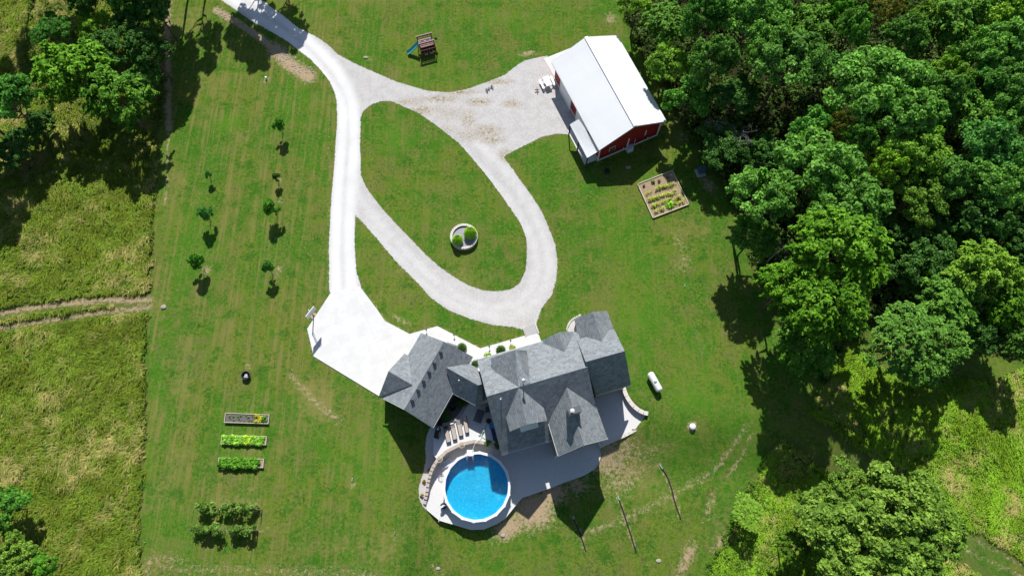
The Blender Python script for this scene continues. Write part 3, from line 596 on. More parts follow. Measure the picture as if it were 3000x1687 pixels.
for a, b in ((bW1, bW2), (bE1, bE2), (bW2, bR2), (bR2, bE2), (bW1, bR1), (bR1, bE1)): MB().bar(a-[0, 0, .1], b-[0, 0, .1], .05, .16).build('roof_trim', M['white'], barn)
prismwalls('wall', bW1, bW2, bR1, bR2, bE1, bE2, -.1, M['redmetal'], barn, .42, .085)
def bwall(t, side='W'):
    """point on the wall line below the west / gable eave"""
    A = bW1+(bR1-bW1)*.085; B = bW2+(bR2-bW2)*.085; L = np.linalg.norm(B-A); a = A+(B-A)*.42/L; b = B-(B-A)*.42/L; return a+(b-a)*t
wd_ = (bwall(1)-bwall(0))[:2]; wd_ /= np.linalg.norm(wd_); wn_ = np.array([wd_[1], -wd_[0]]); 
if wn_[0] > 0: wn_ = -wn_
rzW = math.atan2(wd_[1], wd_[0])
def wbox(t0, t1, z0, z1, out, th, name, mat, parent=barn):
    a, b = bwall(t0), bwall(t1); m = (a+b)/2; L = np.linalg.norm((b-a)[:2]); return MB().box((m[0]+wn_[0]*out, m[1]+wn_[1]*out, (z0+z1)/2), (L, th, z1-z0), rzW).build(name, mat, parent)
wbox(.0, 1.0, -.05, .55, .03, .06, 'wainscot', M['stone']); wbox(0, 1, .55, .66, .04, .10, 'wall_trim', M['white'])
wbox(.15, .37, .0, 3.05, .06, .06, 'overhead_door', M['white']); wbox(.52, .74, .0, 3.05, .06, .06, 'overhead_door', M['white'])
for t in (.142, .378, .512, .748): wbox(t-.006, t+.006, 0, 3.1, .07, .08, 'door_trim', M['white'])
for t in (.42, .47): 
    p = bwall(t); MB().lathe((p[0]+wn_[0]*.12, p[1]+wn_[1]*.12, 2.6), [(.05, 0), (.12, .1), (.03, .22)], 10).build('wall_light', M['white'], barn)
# south gable wall: trim, window, door
sA = bwall(1); sE = bE2+(bR2-bE2)*.085; sE = sE-(bE2-bE1)/np.linalg.norm(bE2-bE1)*.42; gd = (sE-sA)[:2]; GL = np.linalg.norm(gd); gu = gd/GL; gn = np.array([gu[1], -gu[0]]); rzG = math.atan2(gu[1], gu[0])
def gbox(s0, s1, z0, z1, out, th, name, mat, parent=barn):
    c = sA[:2]+gu*(s0+s1)/2*GL+gn*out; return MB().box((*c, (z0+z1)/2), ((s1-s0)*GL, th, z1-z0), rzG).build(name, mat, parent)
gbox(0, 1, -.05, .22, .03, .08, 'wall_trim', M['white']); gbox(-.006, .012, .0, 3.3, .04, .09, 'corner_trim', M['white']); gbox(.988, 1.006, .0, 3.3, .04, .09, 'corner_trim', M['white'])
w = gbox(.17, .27, 1.2, 2.0, .03, .05, 'window', M['white']); gbox(.178, .218, 1.27, 1.93, .06, .03, 'pane', M['glass'], w); gbox(.224, .262, 1.27, 1.93, .06, .03, 'pane', M['glass'], w)
gbox(.475, .49, .2, 2.4, .06, .08, 'conduit', M['white']); gbox(.60, .606, .3, 1.5, .05, .04, 'conduit', M['white']); gbox(.755, .768, 1.5, 2.6, .06, .06, 'conduit', M['white'])
for s in (.42, .57, .83): gbox(s, s+.012, .4, .55, .05, .06, 'outlet', M['white'])
# lean-to porch
pq = [Q(1695.7,349.6,3.1), Q(1757,440.9,3.1), Q(1720,462.6,2.5), Q(1669.6,365.5,2.5)]
ribbed('porch_roof', pq[0], pq[1], pq[2], pq[3], barn)
for q in (pq[3], pq[2], (pq[2]+pq[3])/2): 
    q = q+(pq[0]-pq[3])*.05; MB().box((q[0], q[1], 1.2), (.15, .15, 2.4)).build('porch_post', M['dark'], barn)
slab('porch_slab', [(1661,381),(1713,482),(1750,467),(1700,380)], .08, .25, M['walk'])

# ---------------------------------------------------------------- pool
pc = P(1396.5,1424,0.0); PR = 3.66; LZ0 = LZ
pool = thing('swimming_pool', 'round above-ground pool full of bright blue water', 'swimming pool', (pc[0], pc[1], LZ))
NS = 18; ring = lambda r, n=NS: [(r*math.cos(2*math.pi*(k+.3)/n), r*math.sin(2*math.pi*(k+.3)/n)) for k in range(n)]
def ringbox(ri, ro, z0, z1, n=NS, gap=0.0):
    mb = MB(); a = ring(ri, n); b = ring(ro, n)
    for k in range(n):
        j = (k+1) % n; A = [np.array(a[k]), np.array(a[j]), np.array(b[j]), np.array(b[k])]
        c = sum(A)/4; A = [c+(q-c)*(1-gap) for q in A]
        mb.add([(*q, z0) for q in A]+[(*q, z1) for q in A], [(3, 2, 1, 0), (4, 5, 6, 7), (0, 1, 5, 4), (2, 3, 7, 6), (1, 2, 6, 5), (3, 0, 4, 7)])
    return mb
ringbox(PR-.13, PR-.08, .0, 1.25).build('pool_wall', M['tank'], pool)
ringbox(PR-.26, PR+.02, 1.25, 1.31, gap=.012).build('coping', M['coping'], pool)
for k in range(NS): 
    mb = MB(); a = 2*math.pi*(k+.3)/NS; mb.box(((PR-.12)*math.cos(a), (PR-.12)*math.sin(a), 1.29), (.34, .2, .08), rz=a)
    mb.box(((PR-.06)*math.cos(a), (PR-.06)*math.sin(a), .62), (.12, .18, 1.24), rz=a)
    mb.build('upright', M['coping'], pool)
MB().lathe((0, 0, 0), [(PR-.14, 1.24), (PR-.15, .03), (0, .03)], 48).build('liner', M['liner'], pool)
MB().lathe((0, 0, 0), [(PR-.14, 1.04), (0, 1.045)], 64).build('water', M['water'], pool)
# skimmer deck ladder, pump
lp = P(1378,1325,.1); lad = thing('pool_ladder', 'white pool ladder with pale blue steps hung over the north rim of the pool', 'ladder', (lp[0], lp[1], LZ))
MB().box((0, -.05, 1.5), (.75, .65, .12)).box((-.3, .25, .75), (.07, .07, 1.5)).box((.3, .25, .75), (.07, .07, 1.5)).build('platform', M['white'], lad)
mb = MB()
for i in range(4): mb.box((0, -.45-.12*i, 1.25-.25*i), (.6, .22, .05))
mb.build('step', M['panelblue'], lad)
MB().tube([(-.32, -.3, 1.5), (-.32, -.35, 2.1), (-.32, -.75, 1.9), (-.32, -.95, .6)], .025).tube([(.32, -.3, 1.5), (.32, -.35, 2.1), (.32, -.75, 1.9), (.32, -.95, .6)], .025).build('handrail', M['white'], lad)
pp = P(1300,1482,LZ); pump = thing('pool_pump', 'black sand filter and pump standing beside the southwest rim of the pool', 'pool pump', pp)
MB().lathe((0, 0, 0), [(0, 0), (.28, .02), (.33, .3), (.33, .55), (.2, .75), (.08, .8), (0, .82)], 18).build('tank', M['black'], pump, smooth=True)
MB().box((-.15, -.1, .9), (.35, .2, .12), rz=.4).lathe((0, 0, .8), [(.1, 0), (.1, .15), (0, .16)], 10).build('valve', M['ac'], pump)
MB().tube([(.1, 0, .9), (.4, .1, .9), (.75, .15, .95)], .035).tube([(-.1, -.1, .3), (-.35, -.9, .05), (-.5, -1.6, .03)], .03).build('hose', M['tank'], pump)
lq = P(1308,1358,LZ+.1); ld = thing('floating_mat', 'blue and white framed mat lying on the paving northwest of the pool', 'mat', lq, R(28))
MB().box((0, 0, .1), (1.15, .52, .06)).build('panel', M['panelblue'], ld)
mb = MB()
for y in (-.27, .27): mb.box((0, y, .12), (1.25, .07, .1))
for x in (-.6, .6): mb.box((x, 0, .12), (.07, .47, .1))
for i in range(7): mb.box((-.48+i*.16, 0, .145), (.04, .46, .03))
mb.build('frame', M['white'], ld)
pl = [P(1395,1288,.25), P(1389,1302,.3), P(1381,1320,.25)]; o = MB().tube([P(1412,1278,.2), P(1392,1297,.6), P(1383,1322,.4)], .025).build('pool_pole', M['white']); tag(recenter(o), 'thin white pole leaning from the patio wall to the pool rim', 'pole')

# ---------------------------------------------------------------- patio walls
def blockwall(name, L, tops, base, th, mat, label, cat, cap=M['offwhite'], capw=.06, gap=.03, capz=.09, seg=.5):
    pts = [(P(x, y, t), t) for (x, y), t in zip(L, tops)]; o = thing(name, label, cat, (0, 0, 0)); w = MB(); c = MB()
    for (a, ta), (b, tb) in zip(pts[:-1], pts[1:]):
        d = (b-a)[:2]; Ls = np.linalg.norm(d); n = max(1, round(Ls/seg)); u = d/Ls; rz = math.atan2(u[1], u[0])
        for i in range(n):
            t = (i+.5)/n; q = a[:2]+d*t; zt = ta if abs(ta-tb) < .03 else ta+(tb-ta)*t
            w.box((*q, (base+zt-capz)/2), (Ls/n+.05, th, zt-capz-base), rz); c.box((*q, zt-capz/2), (Ls/n-gap, th+capw*2, capz), rz)
    w.build('blocks', mat, o); c.build('cap_stones', cap, o); return o
blockwall('retaining_wall', [(1490,1317),(1458,1305),(1422,1297),(1389,1292),(1348,1301),(1307,1322),(1282,1346),(1268,1368),(1260,1390),(1254,1412),(1251,1440),(1246,1462),(1244,1476)], [.2,.2,.2,.2,.2,.2,.2,.05,-.15,-.4,-.65,-.9,-1.1], LZ-.4, .3, M['block'], 'curved tan block retaining wall stepping down around the west side of the pool', 'retaining wall', cap=M['block'], gap=.01, capw=.02)
blockwall('seat_wall', [(1826,1128),(1829,1142),(1836,1160),(1846,1176),(1858,1190),(1872,1201),(1886,1208),(1899,1211)], [.35]*8, -1.5, .34, M['block'], 'curved wall of pale cap stones along the northeast edge of the side patio', 'low wall')
blockwall('patio_wall', [(1898,1215),(1893,1230),(1876,1248),(1855,1262),(1830,1275),(1800,1288),(1775,1299),(1757,1308)], [-.42]*8, -2.6, .3, M['block'], 'low block wall holding the south edge of the side patio above the scuffed lawn', 'low wall', capw=.03)
blockwall('patio_edge', [(1757,1312),(1758,1335),(1751,1358),(1737,1375)], [LZ+.02]*4, -2.6, .22, M['offwhite'], 'short pale kerb at the southeast corner of the pebble patio', 'kerb', capw=.0)
# planting bed beside garage
BED = [(1326,1152),(1268,1250),(1273,1248),(1295,1244),(1314.6,1240),(1330,1231),(1342,1221),(1352,1207),(1359,1196),(1370,1182),(1385,1172),(1385,1160)]
slab('planting_bed', BED, UZ+.06, .1, M['mulch'])
blockwall('bed_edging', [(1273,1247),(1295,1244),(1314.6,1239),(1330,1231),(1342,1221),(1352,1207),(1359,1196),(1366,1186)], [UZ+.22]*8, UZ-.05, .3, M['block'], 'curved stone edging between the shaded planting bed and the sun loungers', 'edging', cap=M['paver'], capw=.0)
p = P(1326,1193.5,.35); o = MB().lathe((p[0], p[1], UZ+.06), [(.05, .0), (.3, .05), (.4, .3), (.42, .34), (.36, .33), (.25, .15), (0, .1)], 20).build('bowl', M['black'], smooth=True); tag(recenter(o), 'round black bowl in the shaded bed behind the garage', 'bowl')

# ---------------------------------------------------------------- patio furniture
def quadthing(name, label, cat, tl, tr, br_, bl, z, group=None):
    """local frame from four photo corners at height z: returns root, width, length"""
    A, B, C, D_ = (P(*q, z) for q in (tl, tr, br_, bl)); c = (A+B+C+D_)/4; d = ((A+B)/2-(C+D_)/2)[:2]; L = np.linalg.norm(d); w = (np.linalg.norm((B-A)[:2])+np.linalg.norm((C-D_)[:2]))/2
    return thing(name, label, cat, (c[0], c[1], z), math.atan2(d[1], d[0])-math.pi/2, group), w, L
zz = lambda x, y: (1240+x/10.35, 1200+y/10.35)
LG = [((605,512),(755,490),(850,985),(725,1020),'sun lounger with dark empty headrest frame, leftmost of the four beside the garage corner'),
      ((808,430),(945,408),(1042,905),(915,940),'sun lounger with a pale rolled towel at its head, second from the garage'),
      ((985,340),(1125,310),(1222,795),(1105,828),'sun lounger with its foot end fully in sun, third from the garage'),
      ((1190,222),(1310,212),(1400,700),(1285,738),'sun lounger mostly in shade, nearest the dark slatted bench')]
for i, (a, b, c, d, lb) in enumerate(LG):
    t, w, L = quadthing('sun_lounger', lb, 'sun lounger', zz(*a), zz(*b), zz(*c), zz(*d), UZ, 'sun loungers on the upper patio'); w = min(w, .72); L = min(L, 2.1)
    f = MB(); f.box((-w/2+.03, 0, .3), (.06, L, .07)).box((w/2-.03, 0, .3), (.06, L, .07)).box((0, -L/2+.03, .3), (w, .06, .07)).box((0, L/2-.03, .3), (w, .06, .07)); f.build('frame', M['wicker'], t)
    for sx in (-1, 1):
        for sy in (-1, 1): MB().box((sx*(w/2-.05), sy*(L/2-.12), .14), (.06, .06, .28)).build('leg', M['wicker'], t)
    MB().box((0, -L*.14, .38), (w-.1, L*.66, .11)).build('cushion', M['cushion'], t)
    if i == 0: MB().box((0, L*.40, .36), (w-.2, .16, .06)).box((0, L*.34, .42), (w-.12, .05, .04)).build('headrest', M['wicker'], t)
    else: MB().box((0, L*.33, .50), (w-.1, L*.3, .10), rx=R(28)).build('backrest', M['cushion'], t)
    if i == 1: tw = MB().tube([(-w*.38, L*.44, .66), (w*.38, L*.44, .66)], .07).build('rolled_towel', M['white'], t)
t, w, L = quadthing('slatted_daybed', 'large dark slatted daybed between the loungers and the house wall', 'daybed', zz(1650,0), zz(1880,60), zz(1730,438), zz(1530,325), UZ)
f = MB()
for sx in (-1, 1): f.box((sx*(w/2-.04), 0, .42), (.07, L, .09))
for sy in (-1, 1): f.box((0, sy*(L/2-.03), .42), (w, .07, .09))
f.build('frame', M['charcoal'], t); f = MB()
for i in range(15): f.box((0, -L/2+.12+i*(L-.24)/14, .45), (w-.12, (L-.24)/14*.66, .04))
f.build('slats', M['charcoal'], t)
for sx in (-1, 1):
    for sy in (-1, 1): MB().box((sx*(w/2-.06), sy*(L/2-.1), .2), (.07, .07, .4)).build('leg', M['charcoal'], t)
t, w, L = quadthing('side_chair', 'small dark chair tucked under the eave beside the slatted daybed', 'chair', zz(1900,-30), zz(2020,-60), zz(2040,60), zz(1900,90), UZ)
MB().box((0, 0, .42), (.55, .55, .08)).box((0, .27, .7), (.55, .06, .5)).build('seat', M['charcoal'], t)
for sx in (-1, 1):
    for sy in (-1, 1): MB().box((sx*.24, sy*.24, .2), (.05, .05, .4)).build('leg', M['charcoal'], t)
t, w, L = quadthing('gas_grill', 'black gas grill with a small white lid on the west side of the upper patio', 'grill', zz(425,590), zz(520,600), zz(455,875), zz(365,855), UZ)
MB().box((0, 0, .45), (.5, 1.05, .8)).build('cabinet', M['black'], t)
MB().tube([(0, -.33, .95), (0, .18, .95)], .24, 14).build('lid', M['black'], t)
MB().box((0, .42, .93), (.46, .3, .04)).build('side_shelf', M['black'], t); MB().lathe((.02, .4, .95), [(.13, 0), (.12, .06), (0, .07)], 14).build('burner_cover', M['tank'], t)
MB().tube([(.28, -.35, .95), (.28, .2, .95)], .018).build('handle', M['ac'], t)
p = P(*zz(478,435), .3); t = thing('planter_bench', 'low black bench against the bed edging below the garage eave corner', 'bench', (p[0], p[1], UZ), R(-6))
MB().box((0, 0, .4), (.8, .38, .06)).box((0, .18, .6), (.8, .04, .3)).build('seat', M['black'], t)
for sx in (-1, 1): MB().box((sx*.34, 0, .2), (.06, .32, .38)).build('leg', M['black'], t)
p = P(*zz(1990,340), .5); t = thing('fire_bowl', 'round pinkish tub with dark middle standing by the blue box', 'tub', (p[0], p[1], UZ))
MB().lathe((0, 0, 0), [(.30, 0), (.40, .1), (.42, .5), (.42, .55), (.30, .55), (.29, .4)], 22).build('tub', M['cushion'], t, smooth=False); MB().lathe((0, 0, 0), [(.29, .42), (0, .44)], 20).lathe((.06, -.08, .45), [(.08, 0), (.07, .1), (0, .11)], 10).build('burner', M['black'], t)
p = P(*zz(2090,490), .4); t = thing('storage_box', 'bright blue box against the house wall next to the round tub', 'box', (p[0], p[1], UZ), R(10))
MB().box((0, 0, .3), (.62, .55, .6)).build('body', M['blue'], t); MB().box((0, 0, .63), (.67, .6, .06)).build('lid', M['blue'], t)
p = P(*zz(2165,700), .4); t = thing('outdoor_sofa', 'long navy sofa along the house wall south of the blue box', 'sofa', (p[0], p[1], UZ), R(14))
MB().box((0, 0, .2), (.65, 1.5, .35)).build('base', M['wicker'], t); MB().box((-.04, 0, .42), (.55, 1.4, .12)).build('seat_cushion', M['navy'], t); MB().box((.27, 0, .6), (.12, 1.45, .4)).build('backrest', M['navy'], t)
hp = [P(*zz(x, y), UZ+.05) for x, y in ((1985,400),(1890,500),(1870,620),(1790,740),(1770,800),(1840,700),(1850,650),(1780,700),(1700,800),(1690,770),(1760,810),(1900,900),(2070,950))]
o = MB().tube([tuple(q) for q in smooth([tuple(h) for h in hp], False, 4)], .022, 6).build('garden_hose', M['hose']); tag(recenter(o), 'thin green hose looping over the upper patio from the tub', 'hose')

# ---------------------------------------------------------------- foliage prototypes
def leafcards(C, nrm, size, asp, seed, jit=.5, droop=0.0):
    """diamond leaf clumps at C (n,3) facing nrm with jitter"""
    r = np.random.default_rng(seed); n = len(C); nn = nrm+r.normal(0, jit, (n, 3)); nn[:, 2] += .35; nn /= np.linalg.norm(nn, axis=1, keepdims=True)+1e-9
    t = r.normal(0, 1, (n, 3)); t -= (t*nn).sum(1, keepdims=True)*nn; t /= np.linalg.norm(t, axis=1, keepdims=True)+1e-9; b = np.cross(nn, t)
    s = size*(.55+.9*r.random((n, 1)))
    k = nn*s*.22
    V = np.stack([C-t*s*asp+0*k, C-b*s*.62+k, C+t*s*asp-k*.6-np.array([0, 0, droop])*s, C+b*s*.62+k], 1).reshape(-1, 3)
    F = np.arange(n*4).reshape(n, 4); return V, F
def crown(name, seed, nl=10, nt=13, per=80, leaf=.046, rx=1.0, rz=.8, lobe=(.34, .50), tuft=(.085, .15), c0=(.030, .085, .018), c1=(.075, .175, .040), asp=1.0, jit=.75, low=-.25):
    """irregular crown: big lobes, each carrying many leaf tufts"""
    r = np.random.default_rng(seed); Cs, Ns, cols = [], [], []; ph0 = r.random(3)*6.28
    for i in range(nl):
        th = (i+.7*r.random())*2.4; ph = math.asin(low+(1-low)*((i+.5)/nl)**.9); rr = (.50+.16*r.random())*(1+.16*math.sin(2*th+ph0[0])+.12*math.sin(3*th+ph0[1]))
        lc = np.array([rr*rx*math.cos(ph)*math.cos(th), rr*rx*math.cos(ph)*math.sin(th), rr*rz*math.sin(ph)]); lr = lobe[0]+(lobe[1]-lobe[0])*r.random(); lt = r.random()
        for j in range(nt):
            d = r.normal(0, 1, 3)+lc/np.linalg.norm(lc)*.7; d[2] = abs(d[2])*.9+.05 if r.random() < .85 else d[2]; d /= np.linalg.norm(d)
            tc = lc+d*lr*(.75+.35*r.random())*np.array([1, 1, .85]); tr_ = tuft[0]+(tuft[1]-tuft[0])*r.random()
            m = int(per*(tr_/np.mean(tuft))**1.6); e = r.normal(0, 1, (m, 3)); e /= np.linalg.norm(e, axis=1, keepdims=True); e[:, 2] = np.where(e[:, 2] < -.2, -e[:, 2], e[:, 2]); q = (.35+.75*r.random((m, 1))**.7)
            Cs.append(tc+e*q*tr_*1.15); Ns.append(e*.7+d*.4)
            u = .2+.5*lt+.3*r.random(); tint = np.array(c0)+(np.array(c1)-np.array(c0))*u; cols.append(tint*(.65+.75*r.random((m, 1)))*(.85+.25*q))
    C = np.concatenate(Cs); Nn = np.concatenate(Ns); col = np.concatenate(cols)
    V, F = leafcards(C, Nn, leaf, asp, seed+1, jit); return npmesh(name, V, F, col=np.repeat(col, 4, 0))
def sprays(name, seed, n=150, ln=.30, leaf=.05, rx=1.0, rz=.75, c0=(.045, .11, .014), c1=(.11, .20, .03), per=46, low=-.2):
    """feathery crown: drooping sprays of narrow leaflets"""
    r = np.random.default_rng(seed); Cs, Ns, cols = [], [], []; lob = r.random(3)*6.28
    for i in range(n):
        th = r.random()*6.283; ph = math.asin(low+(1-low)*r.random()); rr = (.45+.5*r.random()**.6)*(1+.15*math.sin(2*th+lob[0])+.12*math.sin(4*th+lob[1]))
        c = np.array([rr*rx*math.cos(ph)*math.cos(th), rr*rx*math.cos(ph)*math.sin(th), rr*rz*math.sin(ph)]); d = c/np.linalg.norm(c)+r.normal(0, .35, 3); d[2] *= .5; d /= np.linalg.norm(d)
        s = r.random((per, 1))**.8; w = .26*(1-s)*r.normal(0, 1, (per, 3))*ln
        pts = c+d*s*ln+w*np.array([1, 1, .5])-np.array([0, 0, 1])*s*s*ln*.35; Cs.append(pts); Ns.append(np.tile(np.array([0, 0, 1.])+.3*d, (per, 1)))
        tint = np.array(c0)+(np.array(c1)-np.array(c0))*r.random(); cols.append(tint*(.75+.5*r.random((per, 1)))+s*.12*np.array(c1))
    V, F = leafcards(np.concatenate(Cs), np.concatenate(Ns), leaf, 1.25, seed+1, .45, .4); return npmesh(name, V, F, col=np.repeat(np.concatenate(cols), 4, 0))
def trunkmesh(name, seed, limbs=9, r0=.07):
    """unit tree skeleton, height 1: trunk with curving limbs that fork"""
    r = np.random.default_rng(seed); mb = MB(); mb.tube([(0, 0, -.03), (.01, 0, .2), (-.01, .01, .45), (.01, .0, .75)], [r0, r0*.75, r0*.55, r0*.2], 8)
    for i in range(limbs):
        a = i*2.4+r.random(); z = .5+.3*i/limbs; L = .32+.2*r.random(); e = np.array([math.cos(a)*L, math.sin(a)*L, z+.2*r.random()+.08]); m = np.array([math.cos(a)*L*.45, math.sin(a)*L*.45, z+.05])
        mb.tube([(0, 0, z), m, e], [r0*.35, r0*.22, r0*.07], 5)
        for s in (-1, 1):
            q = e+np.array([math.cos(a+s*.7)*.18, math.sin(a+s*.7)*.18, .08]); mb.tube([m*.4+e*.6, q], [r0*.14, r0*.04], 4)
    me = mb.mesh(name); me.materials.append(M['bark']); return me
K = {}
K['oakA'] = crown('crown', 11); K['oakB'] = crown('crown', 12, 12, 12, 78, tuft=(.08, .135)); K['oakC'] = crown('crown', 13, 8, 15, 84, lobe=(.38, .55)); K['oakD'] = crown('crown', 14, 14, 11, 76, leaf=.042, lobe=(.28, .42))
K['clump'] = crown('crown', 21, 7, 12, 80, leaf=.060, lobe=(.40, .55), tuft=(.11, .18), c1=(.085, .19, .035))
K['spray'] = sprays('crown', 31, 190); K['sprayB'] = sprays('crown', 32, 230, ln=.25, leaf=.042)
K['fine'] = sprays('crown', 33, 420, ln=.17, leaf=.027, per=44, c0=(.045, .12, .028), c1=(.10, .22, .05), low=-.1)
K['cedar'] = crown('crown', 41, 12, 14, 60, leaf=.026, rz=1.3, tuft=(.06, .11), c0=(.045, .065, .016), c1=(.085, .105, .028), low=-.5)
K['bigleaf'] = crown('crown', 51, 11, 16, 84, leaf=.044, tuft=(.075, .125), lobe=(.34, .46), c0=(.030, .085, .018), c1=(.150, .225, .060), rz=.6, jit=.9)
K['young'] = crown('crown', 61, 6, 8, 60, leaf=.095, lobe=(.40, .55), tuft=(.15, .26), c0=(.04, .12, .03), c1=(.09, .20, .05), rz=1.1)
K['grassbush'] = None
for k in ('oakA', 'oakB', 'oakC', 'oakD', 'clump', 'spray', 'sprayB', 'bigleaf', 'young'): K[k].materials.append(M['leaf'])
for k in ('fine', 'cedar'): K[k].materials.append(M['needle'])
TR = [trunkmesh('trunk', 1), trunkmesh('trunk', 2, 7, .06), trunkmesh('trunk', 3, 11, .055)]
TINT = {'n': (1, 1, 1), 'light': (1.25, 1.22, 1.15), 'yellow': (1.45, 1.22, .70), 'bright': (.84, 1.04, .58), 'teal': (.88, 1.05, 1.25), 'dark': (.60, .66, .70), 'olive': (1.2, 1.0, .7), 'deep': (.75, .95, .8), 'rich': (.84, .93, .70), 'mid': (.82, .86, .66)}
def tree(px, py, rpx, h, kind, tint, label, name='forest_tree', group='trees of the wood', zscale=None, cat='tree', at=None, rm=None, tr=0):
    rr = rpx/ (FPX/ (CAMH/ .85)); zc = h-(.55*rpx*.045*.9); p = P(px, py, max(zc, h*.62)); sc = FPX/np.dot(p-np.array([0, 0, CAMH]), FW); r = rpx/sc*1.08
    zr = zscale or max(min(r*1.0, h*.42), h*.30); zc = h-zr*.8; p = P(px, py, zc)
    if at: p = G(*at); r = rm
    g = float(base_h(p[0], p[1]))
    t = thing(name, label, cat, (p[0], p[1], g), random.random()*6.28, group)
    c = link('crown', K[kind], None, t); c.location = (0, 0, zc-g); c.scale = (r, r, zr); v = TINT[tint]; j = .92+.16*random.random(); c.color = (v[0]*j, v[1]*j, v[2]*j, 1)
    k = link('trunk', TR[tr], None, t); k.scale = (max(r, 1.2)*1.05, max(r, 1.2)*1.05, (zc-g)*1.15); return t
def bare_tree(px, py, rpx, h, label, seed, fallen=False):
    r = np.random.default_rng(seed); p = P(px, py, h*.8); t = thing('dead_tree', label, 'dead tree', (p[0], p[1], float(base_h(p[0], p[1]))), 0, 'bare trees at the wood edge'); mb = MB(); R0 = rpx/22.
    mb.tube([(0, 0, 0), (.1, 0, h*.4), (0, .1, h*.75)], [.12, .09, .05], 6)
    def grow(a, d, L, rad, n):
        b = a+d*L; mb.tube([a, (a+b)/2+r.normal(0, .04*L, 3), b], [rad, rad*.75, rad*.5], 5)
        if n:
            for _ in range(3): grow(a+(b-a)*(.5+.5*r.random()), (lambda q: q/np.linalg.norm(q))(d+r.normal(0, .55, 3)*np.array([1, 1, .5])), L*.62, rad*.55, n-1)
    for i in range(9):
        a = i*.7+r.random(); d = np.array([math.cos(a), math.sin(a), .25+.3*r.random()]); grow(np.array([0, 0, h*(.5+.03*i)]), d/np.linalg.norm(d), R0*.55, .028, 3)
    mb.build('branches', M['deadwood'], t)
